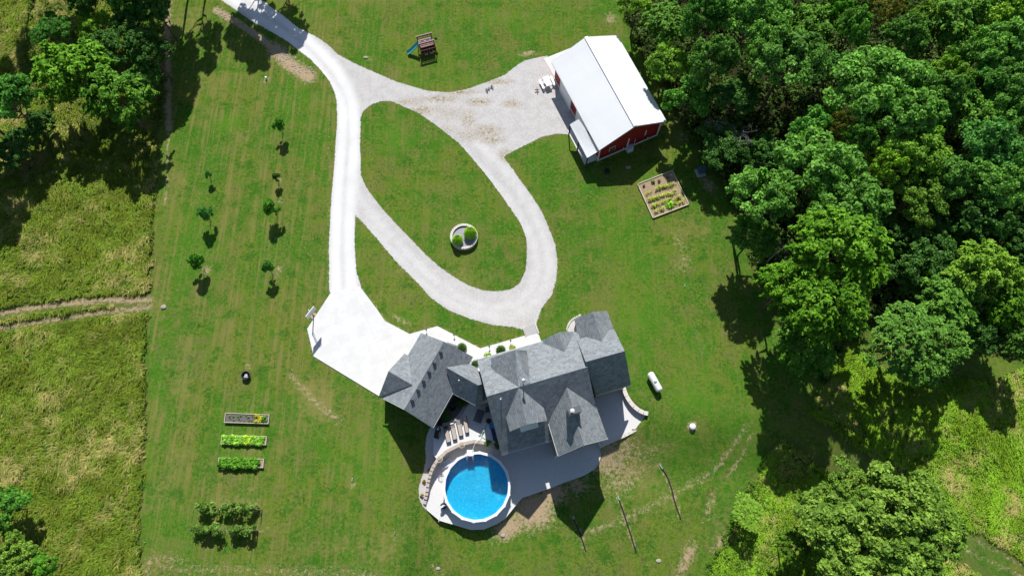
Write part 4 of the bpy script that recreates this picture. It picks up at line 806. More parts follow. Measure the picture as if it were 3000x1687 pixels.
TREES = [
 (1866,27,48,7,'clump','yellow','yellow-green tree at the top left tip of the wood beyond the barn'),
 (1953,69,55,9,'spray','teal','loose blue-green tree near the top edge just right of the barn ridge'),
 (2058,60,62,13,'oakB','deep','mid green tree at the top edge left of the broad pale oak'),
 (2205,48,98,14,'oakA','light','broad pale olive oak crown at the top edge of the wood'),
 (2240,125,72,14,'oakD','light','pale oak crown just below the broad olive oak at the top edge'),
 (2370,92,60,12,'spray','teal','blue-green loose crown right of the broad pale oaks near the top'),
 (2493,94,50,13,'oakC','light','small pale crown with pointed tufts near the top middle of the wood'),
 (2425,40,44,12,'clump','bright','bright green small crown at the top edge above the pointed pale crown'),
 (1955,190,62,8,'oakC','yellow','yellow-green tree leaning over the barn roof edge'),
 (2080,190,66,13,'oakB','n','mid green crown between the barn-edge yellow tree and the large crown'),
 (2015,290,56,8,'clump','deep','deep green tree beside the northeast corner of the barn'),
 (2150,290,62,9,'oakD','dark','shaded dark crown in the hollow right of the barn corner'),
 (2305,190,104,14,'oakC','n','large mid green crown in the upper middle of the wood'),
 (2562,270,128,15,'oakD','light','largest light green crown at the centre of the wood'),
 (2650,345,96,14,'oakB','light','light green crown joined to the lower right of the largest crown'),
 (2440,200,50,10,'fine','deep','dark fine-leaved crown left above the largest light crown'),
 (2744,300,70,13,'oakA','n','mid green crown right of the largest light crown'),
 (2644,118,66,12,'oakB','n','mid green crown above the largest light crown'),
 (2585,48,50,11,'cedar','olive','dull olive fine-needled cedar at the top edge'),
 (2713,66,44,12,'spray','n','small feathery crown near the top edge right of the cedar'),
 (2796,50,76,13,'spray','teal','dark teal drooping crown near the top right'),
 (2905,50,60,12,'clump','yellow','yellow-green rounded crown near the top right corner'),
 (2985,20,60,12,'oakB','dark','dark crown filling the top right corner'),
 (2929,155,84,14,'oakA','light','pale crown at the right edge below the yellow-green rounded one'),
 (2805,155,52,11,'clump','n','small mid green crown left of the pale right-edge crown'),
 (2773,238,62,12,'oakC','yellow','slightly yellow crown right of the wood centre'),
 (2865,270,66,12,'oakB','deep','deep green crown between the slightly yellow crown and the right edge'),
 (2965,262,78,14,'oakD','n','mid green crown cut by the right edge in the upper third'),
 (2942,350,72,13,'oakC','n','round mid green crown near the right edge above the blue-green pair'),
 (2835,345,64,12,'spray','teal','blue-green loose crown left of the round right-edge crown'),
 (2896,440,86,14,'oakA','teal','large cool green crown at mid height near the right edge'),
 (2896,545,84,13,'oakD','light','light blue-green crown below the large cool green one'),
 (2985,500,62,12,'oakB','deep','deep green crown cut by the right edge at mid height'),
 (2667,440,98,13,'oakC','yellow','big yellow-green crown in the middle of the wood'),
 (2600,500,50,12,'clump','yellow','small yellow-green crown tucked under the big yellow-green one'),
 (2507,412,54,12,'oakB','light','pale small crown right of the olive cedar'),
 (2374,385,50,11,'clump','teal','blue-green small crown left of the olive cedar'),
 (2443,390,40,12,'cedar','olive','brownish olive cedar poking up between two small pale crowns'),
 (2383,500,112,14,'oakA','light','broad pale oak crown above the bright green walnut'),
 (2225,585,92,13,'oakC','light','pale oak crown at the forest edge right of the garden plot'),
 (2470,600,114,14,'oakB','light','broad pale oak crown right above the bright green walnut'),
 (2773,525,78,12,'oakA','n','mid green crown below the slightly yellow crown'),
 (2681,580,78,11,'oakD','olive','olive crown between the walnut and the right-hand crowns'),
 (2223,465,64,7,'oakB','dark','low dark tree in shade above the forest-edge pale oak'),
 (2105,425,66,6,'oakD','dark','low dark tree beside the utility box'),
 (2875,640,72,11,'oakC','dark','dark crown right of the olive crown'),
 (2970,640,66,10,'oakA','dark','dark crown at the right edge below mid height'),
 (2461,735,112,17,'spray','bright','bright green feathery walnut, upper part of the vivid pair by the lawn'),
 (2315,830,70,12,'spray','bright','small bright green feathery tree at the lawn edge left of the walnuts'),
 (2415,905,98,16,'sprayB','bright','lower bright green walnut of the vivid pair'),
 (2360,1000,84,11,'sprayB','deep','deep green tree in shade below the bright walnuts'),
 (2209,690,56,8,'spray','teal','blue-grey loose tree at the forest edge below the pale oak'),
 (2672,1010,120,11,'fine','mid','lone round fine-leaved tree standing in the tall grass'),
 (2713,751,82,9,'oakD','dark','dark crown between the bright walnut and the pale teal tree'),
 (2600,690,60,7,'oakB','dark','low dark tree in the gap right of the bright walnut'),
 (2865,790,70,12,'spray','light','pale blue-green feathery crown near the right edge'),
 (2782,872,76,10,'spray','teal','blue-green loose crown above the lone round tree'),
 (2945,895,58,10,'sprayB','bright','bright green small crown at the right edge'),
 (2919,820,56,11,'spray','light','light feathery crown beside the bright one at the right edge'),
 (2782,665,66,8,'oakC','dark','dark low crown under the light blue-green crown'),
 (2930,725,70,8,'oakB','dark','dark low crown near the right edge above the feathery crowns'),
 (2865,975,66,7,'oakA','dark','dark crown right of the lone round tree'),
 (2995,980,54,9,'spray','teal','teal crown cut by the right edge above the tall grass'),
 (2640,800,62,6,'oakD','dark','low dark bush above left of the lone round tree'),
 (2470,1560,128,9,'bigleaf','rich','big broad-leaved tree crown at the bottom, left of its twin'),
 (2630,1500,130,10,'bigleaf','rich','big broad-leaved tree crown at the bottom, topmost of three'),
 (2590,1650,140,9,'bigleaf','rich','big broad-leaved crown cut by the bottom edge'),
 (2725,1560,90,9,'bigleaf','rich','broad-leaved crown on the right shoulder of the big bottom group'),
 (2480,1430,70,8,'bigleaf','rich','small mid green crown at the top of the big bottom group'),
 (2325,1600,44,4,'sprayB','mid','small mid green shrub left of the big bottom trees'),
 (2190,1500,42,1.7,'fine','yellow','bright feathery shrub at the lawn edge near the bottom'),
]
for i, (x, y, r, h, k, tn, lb) in enumerate(TREES): tree(x, y, r, h, k, tn, lb, name='shrub' if ('shrub' in lb or 'bush' in lb) else 'tree', group=None if ('shrub' in lb or 'bush' in lb) or 'lone' in lb else 'trees of the wood', cat='shrub' if ('shrub' in lb or 'bush' in lb) else 'tree', tr=i % 3)
LEFT = [
 (216,212,88,11,'spray','bright','bright yellow-green tree at the upper left beside the dark trail'),
 (345,288,76,10,'spray','deep','mid green tree with finger-like branches right of the bright tree'),
 (31,305,82,10,'oakC','deep','deep green tree cut by the left edge'),
 (282,85,44,6,'clump','yellow','small pale tree above the bright upper left tree'),
 (386,90,58,7,'oakD','dark','dark tree right of the small pale one near the top left'),
 (380,18,46,9,'oakB','deep','deep green tree touching the top edge near the dark trail'),
 (455,25,50,9,'oakA','dark','dark tree at the top edge over the dark trail'),
 (250,12,42,9,'oakA','dark','dark tree at the top edge left of the trail'),
 (62,420,48,3.5,'oakD','dark','low dark bush below the deep green tree at the left edge'),  # dark bushes added here in place of the deep shade hiding the trunk
 (118,365,44,3.5,'oakB','dark','low dark bush right of the deep green tree at the left edge'),  # added bush, stands in for the deep shade hiding the trunk
 (20,470,46,3.5,'oakA','dark','low dark bush touching the left edge under the deep green tree'),  # added bush, stands in for the deep shade hiding the trunk
 (318,150,60,8,'oakD','dark','dark tree between the pale tree and the finger-branched tree'),
 (440,150,58,8,'oakB','dark','dark tree beside the middle of the stony trail'),
 (420,235,46,6,'clump','dark','low dark bush beside the stony trail right of the finger-branched tree'),
 (160,95,50,7,'oakD','deep','small deep green tree left above the bright upper left tree'),
 (120,-170,70,14,'oakB','n','tree just beyond the top left edge throwing shade on the tall grass'),
 (24,1488,52,5,'clump','deep','deep green shrub at the left edge near the bottom'),
 (53,1632,58,5,'bigleaf','rich','mid green shrub in the bottom left corner'),
 (134,1655,34,4,'clump','bright','small bright shrub beside the bottom left corner shrub'),
 None]
for bx, by, rm, h, zr, k, lb in ((45,420,4.4,16,6,'oakA','tree just beyond the left edge shading the meadow'), (555,-25,3.9,23,9,'oakC','tall tree beyond the top edge shading the stony trail'), (610,-60,3.4,17,6,'oakB','tree beyond the top edge left of the driveway'), (770,-105,4.3,18,7,'oakA','tree beyond the top edge shading the driveway'), (850,-105,3.6,16,6,'oakB','tree beyond the top edge right of the driveway'),
      (115,-30,3.4,22,9,'oakD','tall tree beyond the top edge near the top left corner'), (265,-60,3.8,18,7,'oakB','tree beyond the top edge between the corner and the trail'), (430,-45,3.8,19,8,'oakD','tree beyond the top edge over the trail head'), (505,-90,2.6,16,5,'oakA','smaller tree beyond the top edge beside the trail head')):
    tree(bx, by, 60, h, k, 'n', lb, zscale=zr, at=(bx, by), rm=rm, group=None, name='tree', tr=1)
for i, (x, y, r, h, k, tn, lb) in enumerate(LEFT[:-1]): tree(x, y, r, h, k, tn, lb, zscale=h*.40 if h > 8 else None, name='shrub' if ('shrub' in lb or 'bush' in lb) else 'tree', group=None, cat='shrub' if ('shrub' in lb or 'bush' in lb) else 'tree', tr=i % 3)
bare_tree(2182,380,42,9,'bare grey dead tree standing in the dark hollow of the wood', 5)
bare_tree(2104,350,34,8,'bare crooked branch reaching out beside the barn corner', 6)
bare_tree(2640,690,46,7,'grey leafless thicket right of the bright walnut', 8)
bare_tree(2290,720,34,7,'bare grey limb spreading below the forest-edge pale oak', 9)

# young fruit trees: base, crown photo points
FR = [((827,390),(819,371),14,'bright','young fruit tree nearest the top of the right-hand row'), ((617,526),(612,513),8,'teal','thin sapling with sparse yellow tip at the top of the left-hand row'), ((815,537),(812,520),9,'dark','small grey-green sapling, second from the top of the right-hand row'),
      ((812,634),(797,610),17,'bright','young fruit tree, third from the top of the right-hand row'), ((616,646),(603,625),16,'teal','grey-green young tree, middle of the left-hand row'), ((798,803),(785,781),13,'deep','dark green young tree at the bottom of the right-hand row'), ((598,788),(576,769),17,'bright','bushy young tree with a bare ring, bottom of the left-hand row')]
for i, ((bx, by), (cx_, cy_), r, tn, lb) in enumerate(FR):
    b = G(bx, by); z = 2.1 if r > 10 else 1.35; c = P(cx_, cy_, z); rr = r/23.5
    t = thing('fruit_tree', lb, 'young tree', b, 0, 'young fruit trees on the west lawn')
    cr = link('crown', K['young'], None, t); cr.location = tuple((c-b)*.86); cr.scale = (rr*1.2, rr*1.2, rr*2.2); v = TINT[tn]; cr.color = (*v, 1); cr.rotation_euler = (0, 0, i)
    MB().tube([(0, 0, -.05), tuple((c-b)*.5+np.array([0, 0, .1])), tuple(c-b)], [.035, .03, .015], 6).build('trunk', M['bark'], t)
    MB().tube([(.15, 0, 0), (.15, 0, 1.1)], .025, 5).build('stake', M['palewood'], t)

# ---------------------------------------------------------------- tall meadow grass, weeds, undergrowth
def scatter(poly, dens, seed, jitter=True):
    r = np.random.default_rng(seed); A = np.array(poly); lo = np.maximum(A.min(0), [-78, -16]); hi = np.minimum(A.max(0), [80, 88]); n = int(dens*np.prod(hi-lo)); x = lo[0]+r.random(n)*(hi[0]-lo[0]); y = lo[1]+r.random(n)*(hi[1]-lo[1])
    vis = np.abs(x) < 53+ (y+6)*.27+3
    k = inside(x, y, poly) & vis; return x[k], y[k]
def meadow(name, poly, dens, seed, label, edge_bare=None, hh=(.5, 1.0), green=(.095, .165, .026), straw0=.0):
    x, y = scatter(poly, dens, seed); r = np.random.default_rng(seed+1); n = len(x)
    if edge_bare is not None: k = edge_bare(x, y); x, y = x[k], y[k]; n = len(x)
    z = base_h(x, y); ang = -2.2+2.4*(fbm(x, y, 9, seed+2)-.5)+1.6*(fbm(x, y, 2.4, seed+3)-.5)   # comb direction of the lodged grass
    tall = .35+1.2*fbm(x, y, 1.3, seed+4)**1.2; g = fbm(x, y, 3.2, seed+5); g2 = fbm(x, y, 1.0, seed+8); Vs, Fs, Cc = [], [], []
    nb = 7
    for b in range(nb):
        a = ang+r.normal(0, .55, n); L = (hh[0]+(hh[1]-hh[0])*r.random(n))*tall; lean = .55+.55*r.random(n); w = .020+.026*r.random(n); ox = x+r.normal(0, .12, n); oy = y+r.normal(0, .12, n)
        dx, dy = np.cos(a), np.sin(a); px_, py_ = -dy*w, dx*w
        b0 = np.stack([ox-px_, oy-py_, z], 1); b1 = np.stack([ox+px_, oy+py_, z], 1)
        m_ = np.stack([ox+dx*L*.35*lean, oy+dy*L*.35*lean, z+L*.6], 1); t_ = np.stack([ox+dx*L*lean, oy+dy*L*lean, z+L*(.72-.35*lean)], 1)
        pw = np.stack([px_, py_, 0*w], 1)
        V = np.stack([b0, b1, m_+pw*.9, t_+pw*.1, m_-pw*.9], 1)   # pentagon blade
        Vs.append(V.reshape(-1, 3)); 
        straw = np.clip((g-.55)*2.4+(g2-.5)*2.2+straw0+r.normal(0, .25, n), 0, 1)[:, None]; gr = np.array(green)*(.5+.9*r.random((n, 1)))*(.55+.9*fbm(x, y, 1.6, seed+31))[:, None]+np.array([.07, .05, 0])*r.random((n, 1)); st = np.array([.38, .345, .165])*(.6+.6*r.random((n, 1)))
        c = gr*(1-straw)+st*straw; Cc.append(np.repeat(c, 5, 0))
    V = np.concatenate(Vs); C = np.concatenate(Cc); k = len(V)//5; i = np.arange(k)*5
    F = np.concatenate([np.stack([i, i+1, i+2, i+4], 1), np.stack([i+4, i+2, i+3, i+3], 1)]);
    F4 = np.stack([i, i+1, i+2, i+4], 1); me = bpy.data.meshes.new(name)
    F3 = np.stack([i+4, i+2, i+3], 1); nv = len(V); me.vertices.add(nv); me.vertices.foreach_set('co', V.astype(np.float32).ravel())
    loops = np.concatenate([F4.ravel(), F3.ravel()]).astype(np.int32); me.loops.add(len(loops)); me.loops.foreach_set('vertex_index', loops)
    ls = np.concatenate([np.arange(len(F4))*4, len(F4)*4+np.arange(len(F3))*3]).astype(np.int32); lt = np.concatenate([np.full(len(F4), 4), np.full(len(F3), 3)]).astype(np.int32)
    me.polygons.add(len(ls)); me.polygons.foreach_set('loop_start', ls); me.polygons.foreach_set('loop_total', lt); me.update(calc_edges=True)
    a = me.color_attributes.new('col', 'FLOAT_COLOR', 'POINT'); cc = np.ones((nv, 4), np.float32); cc[:, :3] = C; a.data.foreach_set('color', cc.ravel())
    o = link(name, me, M['grassblade']); tag(o, label, 'grass', kind='stuff'); return o
trL = [P(*q)[:2] for q in ((-60,928),(150,893),(300,880),(440,874))]; trL2 = [P(*q)[:2] for q in ((-60,970),(120,940),(300,915),(440,900))]; trail = [P(*q)[:2] for q in ((492,-60),(490,120),(492,250),(494,380))]
trR = [G(*q)[:2] for q in ((2250,1190),(2450,1330),(2600,1430),(2720,1530),(2900,1640),(3100,1760))]
def keepL(x, y): return (sdf(x, y, lfieldW) > 1.1*(fbm(x, y, 1.2, 61)-.30)) & (segdist(x, y, trL) > .75) & (segdist(x, y, trL2) > .6) & (segdist(x, y, trail) > 1.1)
def keepR(x, y): 
    d = segdist(x, y, trR); return (d > 1.9) & (np.random.default_rng(3).random(len(x)) < .6+.4*(d > 3))
meadow('tall_grass', lfieldW, 22, 100, 'windblown tall meadow grass along the west side', keepL)
meadow('tall_grass', rfieldW, 26, 200, 'tall green grass southeast of the wood', keepR, (.4, .7), (.125, .27, .026))
def weeds(name, polys, dens, seed, label, rad=(.25, .6), leaf=.085, cols=((.030, .085, .015), (.095, .18, .03)), per=34, hz=.6, cat='weeds', keep=None, zadd=None):
    Vs, Cc = [], []; r = np.random.default_rng(seed)
    for poly in polys:
        x, y = scatter(poly, dens, seed)
        if keep is not None: k = keep(x, y); x, y = x[k], y[k]
        n = len(x); z = base_h(x, y); Rr = rad[0]+(rad[1]-rad[0])*r.random(n)
        d = r.normal(0, 1, (n, per, 3)); d[..., 2] = np.abs(d[..., 2]); d /= np.linalg.norm(d, axis=2, keepdims=True); q = (.5+.5*r.random((n, per, 1)))*Rr[:, None, None]
        top = (zadd(x, y) if zadd else 0*x)
        C = np.stack([x, y, z], 1)[:, None, :]+d*q*np.array([1, 1, hz*2]); C[..., 2] += top[:, None]
        V, F = leafcards(C.reshape(-1, 3), d.reshape(-1, 3), leaf, .9, seed+5, .5)
        t = fbm(x, y, 4, seed+6)*.6+.4*r.random(n); c = np.array(cols[0])+(np.array(cols[1])-np.array(cols[0]))*t[:, None]; c = np.repeat(c[:, None, :], per, 1)*(.7+.6*r.random((n, per, 1)))
        Vs.append(V); Cc.append(np.repeat(c.reshape(-1, 3), 4, 0))
    V = np.concatenate(Vs); C = np.concatenate(Cc); me = npmesh(name, V, np.arange(len(V)).reshape(-1, 4), col=C); return tag(link(name, me, M['leaf']), label, cat, kind='stuff')
weeds('leafy_weeds', [lfieldW], 1.6, 300, 'low leafy weeds growing through the west meadow', keep=keepL)
weeds('leafy_weeds', [rfieldW], 1.0, 301, 'low leafy weeds growing in the southeast grass', keep=keepR)
RW = [G(*q)[:2] for q in ((2030,1760),(2060,1660),(2110,1580),(2160,1480),(2190,1400),(2240,1420),(2300,1480),(2350,1560),(2330,1760))]
weeds('dense_weeds', [RW], 5.0, 302, 'dense bright green weeds along the bottom right lawn edge', rad=(.2, .45), leaf=.08, cols=((.040, .105, .012), (.095, .165, .022)), per=44)
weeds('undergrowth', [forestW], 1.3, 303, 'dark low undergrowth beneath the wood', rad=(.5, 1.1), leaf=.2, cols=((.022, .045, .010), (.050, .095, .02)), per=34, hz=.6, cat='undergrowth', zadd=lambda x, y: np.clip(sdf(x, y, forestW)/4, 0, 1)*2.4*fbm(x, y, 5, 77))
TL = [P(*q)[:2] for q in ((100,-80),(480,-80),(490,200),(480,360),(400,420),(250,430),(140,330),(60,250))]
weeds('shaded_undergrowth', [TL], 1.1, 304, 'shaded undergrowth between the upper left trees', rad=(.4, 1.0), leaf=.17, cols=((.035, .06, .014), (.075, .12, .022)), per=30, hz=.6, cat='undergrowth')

# ---------------------------------------------------------------- small things on the lawn
def bed(L, label, fill, seed, soilm=M['soil']):
    pts = [P(x, y, .35) for x, y in L]; c = sum(pts)/4; t = thing('raised_bed', label, 'raised bed', (c[0], c[1], 0), 0, 'raised vegetable beds')
    fr = MB(); n = 4
    for i in range(4):
        a = pts[i]-c; b = pts[(i+1) % 4]-c; d = (b-a)[:2]; Ls = np.linalg.norm(d); u = d/Ls; nn = np.array([-u[1], u[0]]); m = (a+b)[:2]/2; s = -np.sign(np.dot(nn, m)) or 1
        fr.box((*(m+nn*s*.03), .18), (Ls-(0 if i % 2 else .12), .06, .36), math.atan2(u[1], u[0]))
    fr.build('frame', M['palewood'], t); MB().prism([tuple(((p-c)*.965)[:2]) for p in pts], .02, .27).build('soil', soilm, t); return t, [p-c for p in pts]
def plants(parent, centres, rad, leaf, per, c0, c1, seed, name='plants', hz=1.0, up=.2):
    r = np.random.default_rng(seed); Vs, Cc = [], []
    for (x, y, z, s) in centres:
        d = r.normal(0, 1, (per, 3)); d[:, 2] = np.abs(d[:, 2])+up; d /= np.linalg.norm(d, axis=1, keepdims=True); C = np.array([x, y, z])+d*(.4+.6*r.random((per, 1)))*rad*s*np.array([1, 1, hz]); V, F = leafcards(C, d, leaf*s, 1.0, seed+int(abs(x*97)), .5); u = r.random(); Vs.append(V)
        c = (np.array(c0)+(np.array(c1)-np.array(c0))*u)*(.7+.6*r.random((per, 1))); Cc.append(np.repeat(c, 4, 0))
    V = np.concatenate(Vs); me = npmesh(name, V, np.arange(len(V)).reshape(-1, 4), col=np.concatenate(Cc)); return link(name, me, M['leaf'], parent)
zb = lambda x, y: (600+x/6.9, 1190+y/6.9)
def gridpts(c, nx, ny, u0, u1, v0, v1, seed, z=.3, s=(.8, 1.2)):
    r = np.random.default_rng(seed); out = []
    for i in range(nx):
        for j in range(ny):
            u = u0+(u1-u0)*(i+.5+r.normal(0, .2))/nx; v = v0+(v1-v0)*(j+.5+r.normal(0, .2))/ny; p = (c[0]*(1-u)+c[1]*u)*(1-v)+(c[3]*(1-u)+c[2]*u)*v; out.append((p[0], p[1], z, s[0]+(s[1]-s[0])*r.random()))
    return out
t, c = bed([zb(412,128), zb(1305,165), zb(1283,352), zb(385,325)], 'raised bed of mostly bare mulch with a few seedlings, top of the three', 0, 1, M['mulch'])
plants(t, gridpts(c, 7, 2, .08, .66, .15, .9, 4, .28, (.5, .9)), .17, .08, 30, (.05, .10, .04), (.12, .17, .08), 5, 'seedlings'); plants(t, gridpts(c, 3, 2, .68, .85, .1, .9, 5, .28), .28, .08, 50, (.20, .20, .02), (.34, .32, .04), 6, 'yellow_plants'); plants(t, [(c[1][0]-.5, (c[1][1]+c[2][1])/2, .28, 1.3)], .3, .09, 60, (.05, .14, .02), (.08, .2, .03), 7, 'green_plant')
t, c = bed([zb(338,578), zb(1252,600), zb(1235,778), zb(318,762)], 'raised bed full of light green leaves, middle of the three', 0, 2)
plants(t, gridpts(c, 17, 4, .04, .94, .10, .93, 8, .33), .22, .11, 46, (.10, .24, .03), (.24, .42, .09), 9)
plants(t, gridpts(c, 3, 3, .52, .68, .1, 1.0, 10, .36), .24, .10, 36, (.25, .36, .03), (.34, .44, .05), 11, 'yellowing_plants')
t, c = bed([zb(278,1030), zb(1195,1057), zb(1177,1240), zb(262,1222)], 'raised bed overflowing with dark green bushy plants, bottom of the three', 0, 3)
plants(t, gridpts(c, 13, 3, .03, .88, .08, 1.0, 12, .42), .30, .115, 60, (.04, .13, .012), (.10, .24, .03), 13)
# square garden plot
gz0 = lambda x, y: (1840+x/7.246, 470+y/7.246)
pts = [P(*gz0(*q), .2) for q in ((203,502),(940,212),(1290,930),(530,1220))]; c = sum(pts)/4; t = thing('garden_plot', 'square timber-framed vegetable plot with four rows of corn behind the barn', 'garden plot', (c[0], c[1], 0)); fr = MB()
for i in range(4):
    a = pts[i]-c; b = pts[(i+1) % 4]-c; fr.bar((a[0], a[1], .12), (b[0], b[1], .12), .09, .24)
fr.build('frame', M['palewood'], t); MB().prism([tuple(((p-c)*.985)[:2]) for p in pts], .0, .12).build('soil', M['soil'], t)
rows = [((600,600),(1010,480)), ((430,830),(1010,660)), ((500,960),(930,810)), ((980,860),(1110,750)), ((400,690),(500,650)), ((560,1090),(640,1050)), ((680,1030),(740,1010)), ((1030,920),(1190,850))]
for (a, b), den in zip(rows, (22, 26, 20, 7, 5, 4, 3, 6)):
    A = P(*gz0(*a), .4)-c; B = P(*gz0(*b), .4)-c; r = np.random.default_rng(int(a[0])); cs = [(*(A+(B-A)*((i+.5)/den)+r.normal(0, .06, 3))[:2], .14, .6+.6*r.random()) for i in range(den)]
    plants(t, cs, .30, .075, 22, (.13, .20, .03), (.30, .36, .08), int(a[1]), 'corn_row', 1.6, .5)
plants(t, [(*(P(*gz0(910,930), .4)-c)[:2], .15, 2.0), (*(P(*gz0(870,960), .4)-c)[:2], .15, 1.5)], .3, .08, 60, (.12, .30, .02), (.25, .45, .04), 77, 'squash_plant')
plants(t, [(*(P(*gz0(x, y), .4)-c)[:2], .15, s) for x, y, s in ((540,450,1.3),(340,530,1.0),(665,430,1.1),(850,350,.8))], .22, .09, 40, (.03, .07, .03), (.06, .11, .04), 78, 'dark_plant')
for i, (x, y) in enumerate(((540,1220),(905,1075),(1270,945),(1120,560),(940,230),(380,900),(1290,880),(210,510))):
    p = P(*gz0(x, y), 0)-c; MB().tube([(p[0], p[1], 0), (p[0]+.02, p[1], 1.1)], .02, 5).build('stake', M['wood'], t)
# grape trellises
def vine(pxs, py, label, seed, w, dens, h=1.75):
    a = G(pxs[0], py+12); b = G(pxs[1], py+12+ (pxs[1]-pxs[0])*.04); c_ = (a+b)/2; t = thing('grape_vine', label, 'grape vine', c_, 0, 'grape vines on the lower left lawn'); d = (b-a)/2; MB().tube([-d+[0, 0, 1.5], d+[0, 0, 1.5]], .012, 5).build('wire', M['black'], t)
    for s in (-1, 1): MB().tube([d*s, d*s+np.array([0, 0, 1.75])], .04, 6).build('post', M['wood'], t)
    r = np.random.default_rng(seed); n = max(8, int(dens*np.linalg.norm(d)*2*9)); cs = [(0, 0, 1.5, 1)]
    for i in range(n):
        u = -1+2*(i+.5)/n; lump = .5+.5*math.sin(u*7+seed)
        if r.random() < .08: continue
        cs.append((*(d*u)[:2]+r.normal(0, .18, 2), .4+1.25*r.random()*(.8+.2*lump), .7+.6*r.random()))
    plants(t, cs, .34, .12, 34, (.035, .08, .015), (.10, .18, .04), seed, 'foliage')
    for i in range(3): q = d*(-.6+.6*i); MB().tube([(q[0], q[1], 0), (q[0]+.05, q[1], .8), (q[0]-.03, q[1]+.04, 1.5)], .03, 5).build('trunk', M['bark'], t)
vine((592,650), 1476, 'leafy grape vine at the left end of the upper trellis row', 401, 1, 1.0); vine((655,705), 1476, 'grape vine in the middle of the upper trellis row', 402, 1, 1.0); vine((710,768), 1478, 'thin grape vine at the right end of the upper trellis row', 403, 1, .8)
vine((578,660), 1538, 'widest and densest grape vine, left end of the lower trellis row', 404, 1, 1.5); vine((682,735), 1538, 'bushy grape vine in the middle of the lower trellis row', 405, 1, 1.5); vine((742,756), 1541, 'small grape vine alone at the right end of the lower trellis row', 406, 1, 1.0)
# planter ring on the island
p0 = P(1360,698,0); t = thing('round_planter', 'round stone-edged planter on the grass island', 'planter', p0); mb = MB(); capm = MB()
for k in range(34):
    a = 2*math.pi*k/34; mb.box((1.52*math.cos(a), 1.52*math.sin(a), .28), (.24, .275, .56), rz=a); capm.box((1.53*math.cos(a), 1.53*math.sin(a), .60), (.30, .262, .09), rz=a)
mb.build('wall', M['block'], t); capm.build('cap_stones', M['offwhite'], t); MB().lathe((0, 0, 0), [(1.44, .42), (0, .45)], 30).build('gravel', M['greygravel'], t)
def grassclump(name, pt, rad, h, label, cat, seed, c0=(.12, .28, .02), c1=(.36, .56, .07), n=420, group=None, parent=None):
    r = np.random.default_rng(seed); a = r.random(n)*6.283; L = .5+.5*r.random(n); sp = r.random(n)**.6; w = .028+.02*r.random(n)
    dx, dy = np.cos(a), np.sin(a); base = np.stack([dx*.08*r.random(n), dy*.08*r.random(n), 0*a], 1); mid = base+np.stack([dx*rad*.5*sp, dy*rad*.5*sp, h*L], 1); tip = base+np.stack([dx*rad*sp*1.05, dy*rad*sp*1.05, h*L*(1.05-.55*sp)], 1); pw = np.stack([-dy*w, dx*w, 0*w], 1)
    V = np.stack([base-pw, base+pw, mid+pw, mid-pw, mid-pw, mid+pw, tip+pw*.2, tip-pw*.2], 1).reshape(-1, 3); c = (np.array(c0)+(np.array(c1)-np.array(c0))*r.random((n, 1))); c = np.repeat(c, 8, 0)
    me = npmesh(name, V, np.arange(len(V)).reshape(-1, 4), col=c); me.materials.append(M['grassblade']); o = link(name, me, None); o.location = tuple(float(v) for v in pt); tag(o, label, cat, group); return o
zp = lambda x, y: (1290+x/12.07, 640+y/12.07)
q = P(*zp(605,760), 1.0); grassclump('ornamental_grass', (q[0], q[1], .44), .66, 1.25, 'smaller bright grass clump on the left of the round planter', 'ornamental grass', 501, n=1500)
q = P(*zp(1060,520), 1.0); grassclump('ornamental_grass', (q[0], q[1], .44), .78, 1.45, 'larger bright grass clump on the right of the round planter', 'ornamental grass', 502, n=1900)
for i, (x, y, lb) in enumerate(((1353,1018,'tufted dark grass beside the walk below the garage entry'), (1467,1025,'tufted dark grass between the front walk and the house'))):
    q = P(x, y, .4); grassclump('ornamental_grass', (q[0], q[1], .1), .55, .7, lb, 'ornamental grass', 510+i, (.03, .08, .02), (.09, .16, .05), 700)
def shrubp(px, py, z, rad, label, c0, c1, seed, leaf=.08, cat='shrub', base=0.1, n=8, name='shrub'):
    q = P(px, py, z); r = np.random.default_rng(seed); t = plants(None, [(r.normal(0, rad*.35), r.normal(0, rad*.35), z*.3*r.random(), 1) for _ in range(n)], rad*.75, leaf, 60, c0, c1, seed, name); t.location = (q[0], q[1], base); tag(t, label, cat)
shrubp(1501,1019,.5,.4,'low yellow-green shrub beside the front walk near the paver path',(.12,.18,.03),(.24,.30,.07),601); shrubp(1428,1041,.5,.42,'low yellow-green shrub by the walk at the northwest house corner',(.10,.18,.03),(.20,.28,.06),602); shrubp(1391,1063,.8,.42,'clipped dark green round shrub in the nook by the breezeway',(.015,.05,.012),(.04,.10,.02),603,.05,n=14)
shrubp(1348,1176,.5,.7,'dark green shrub in the shaded bed under the breezeway eave',(.02,.06,.015),(.05,.11,.03),604,.06,base=UZ,n=14); shrubp(1298,1215,.6,.75,'large dark green shrub in the shaded bed beside the garage wall',(.02,.07,.012),(.05,.13,.03),605,.07,base=UZ,n=16)
shrubp(1428,1298,.5,.32,'small green potted plant on the patio wall near the house',(.04,.12,.03),(.10,.2,.05),606,.06,base=.1); shrubp(1457,1303,.6,.35,'narrow dark green plant against the house wall at the patio end',(.015,.06,.015),(.04,.11,.03),607,.06,base=.1)
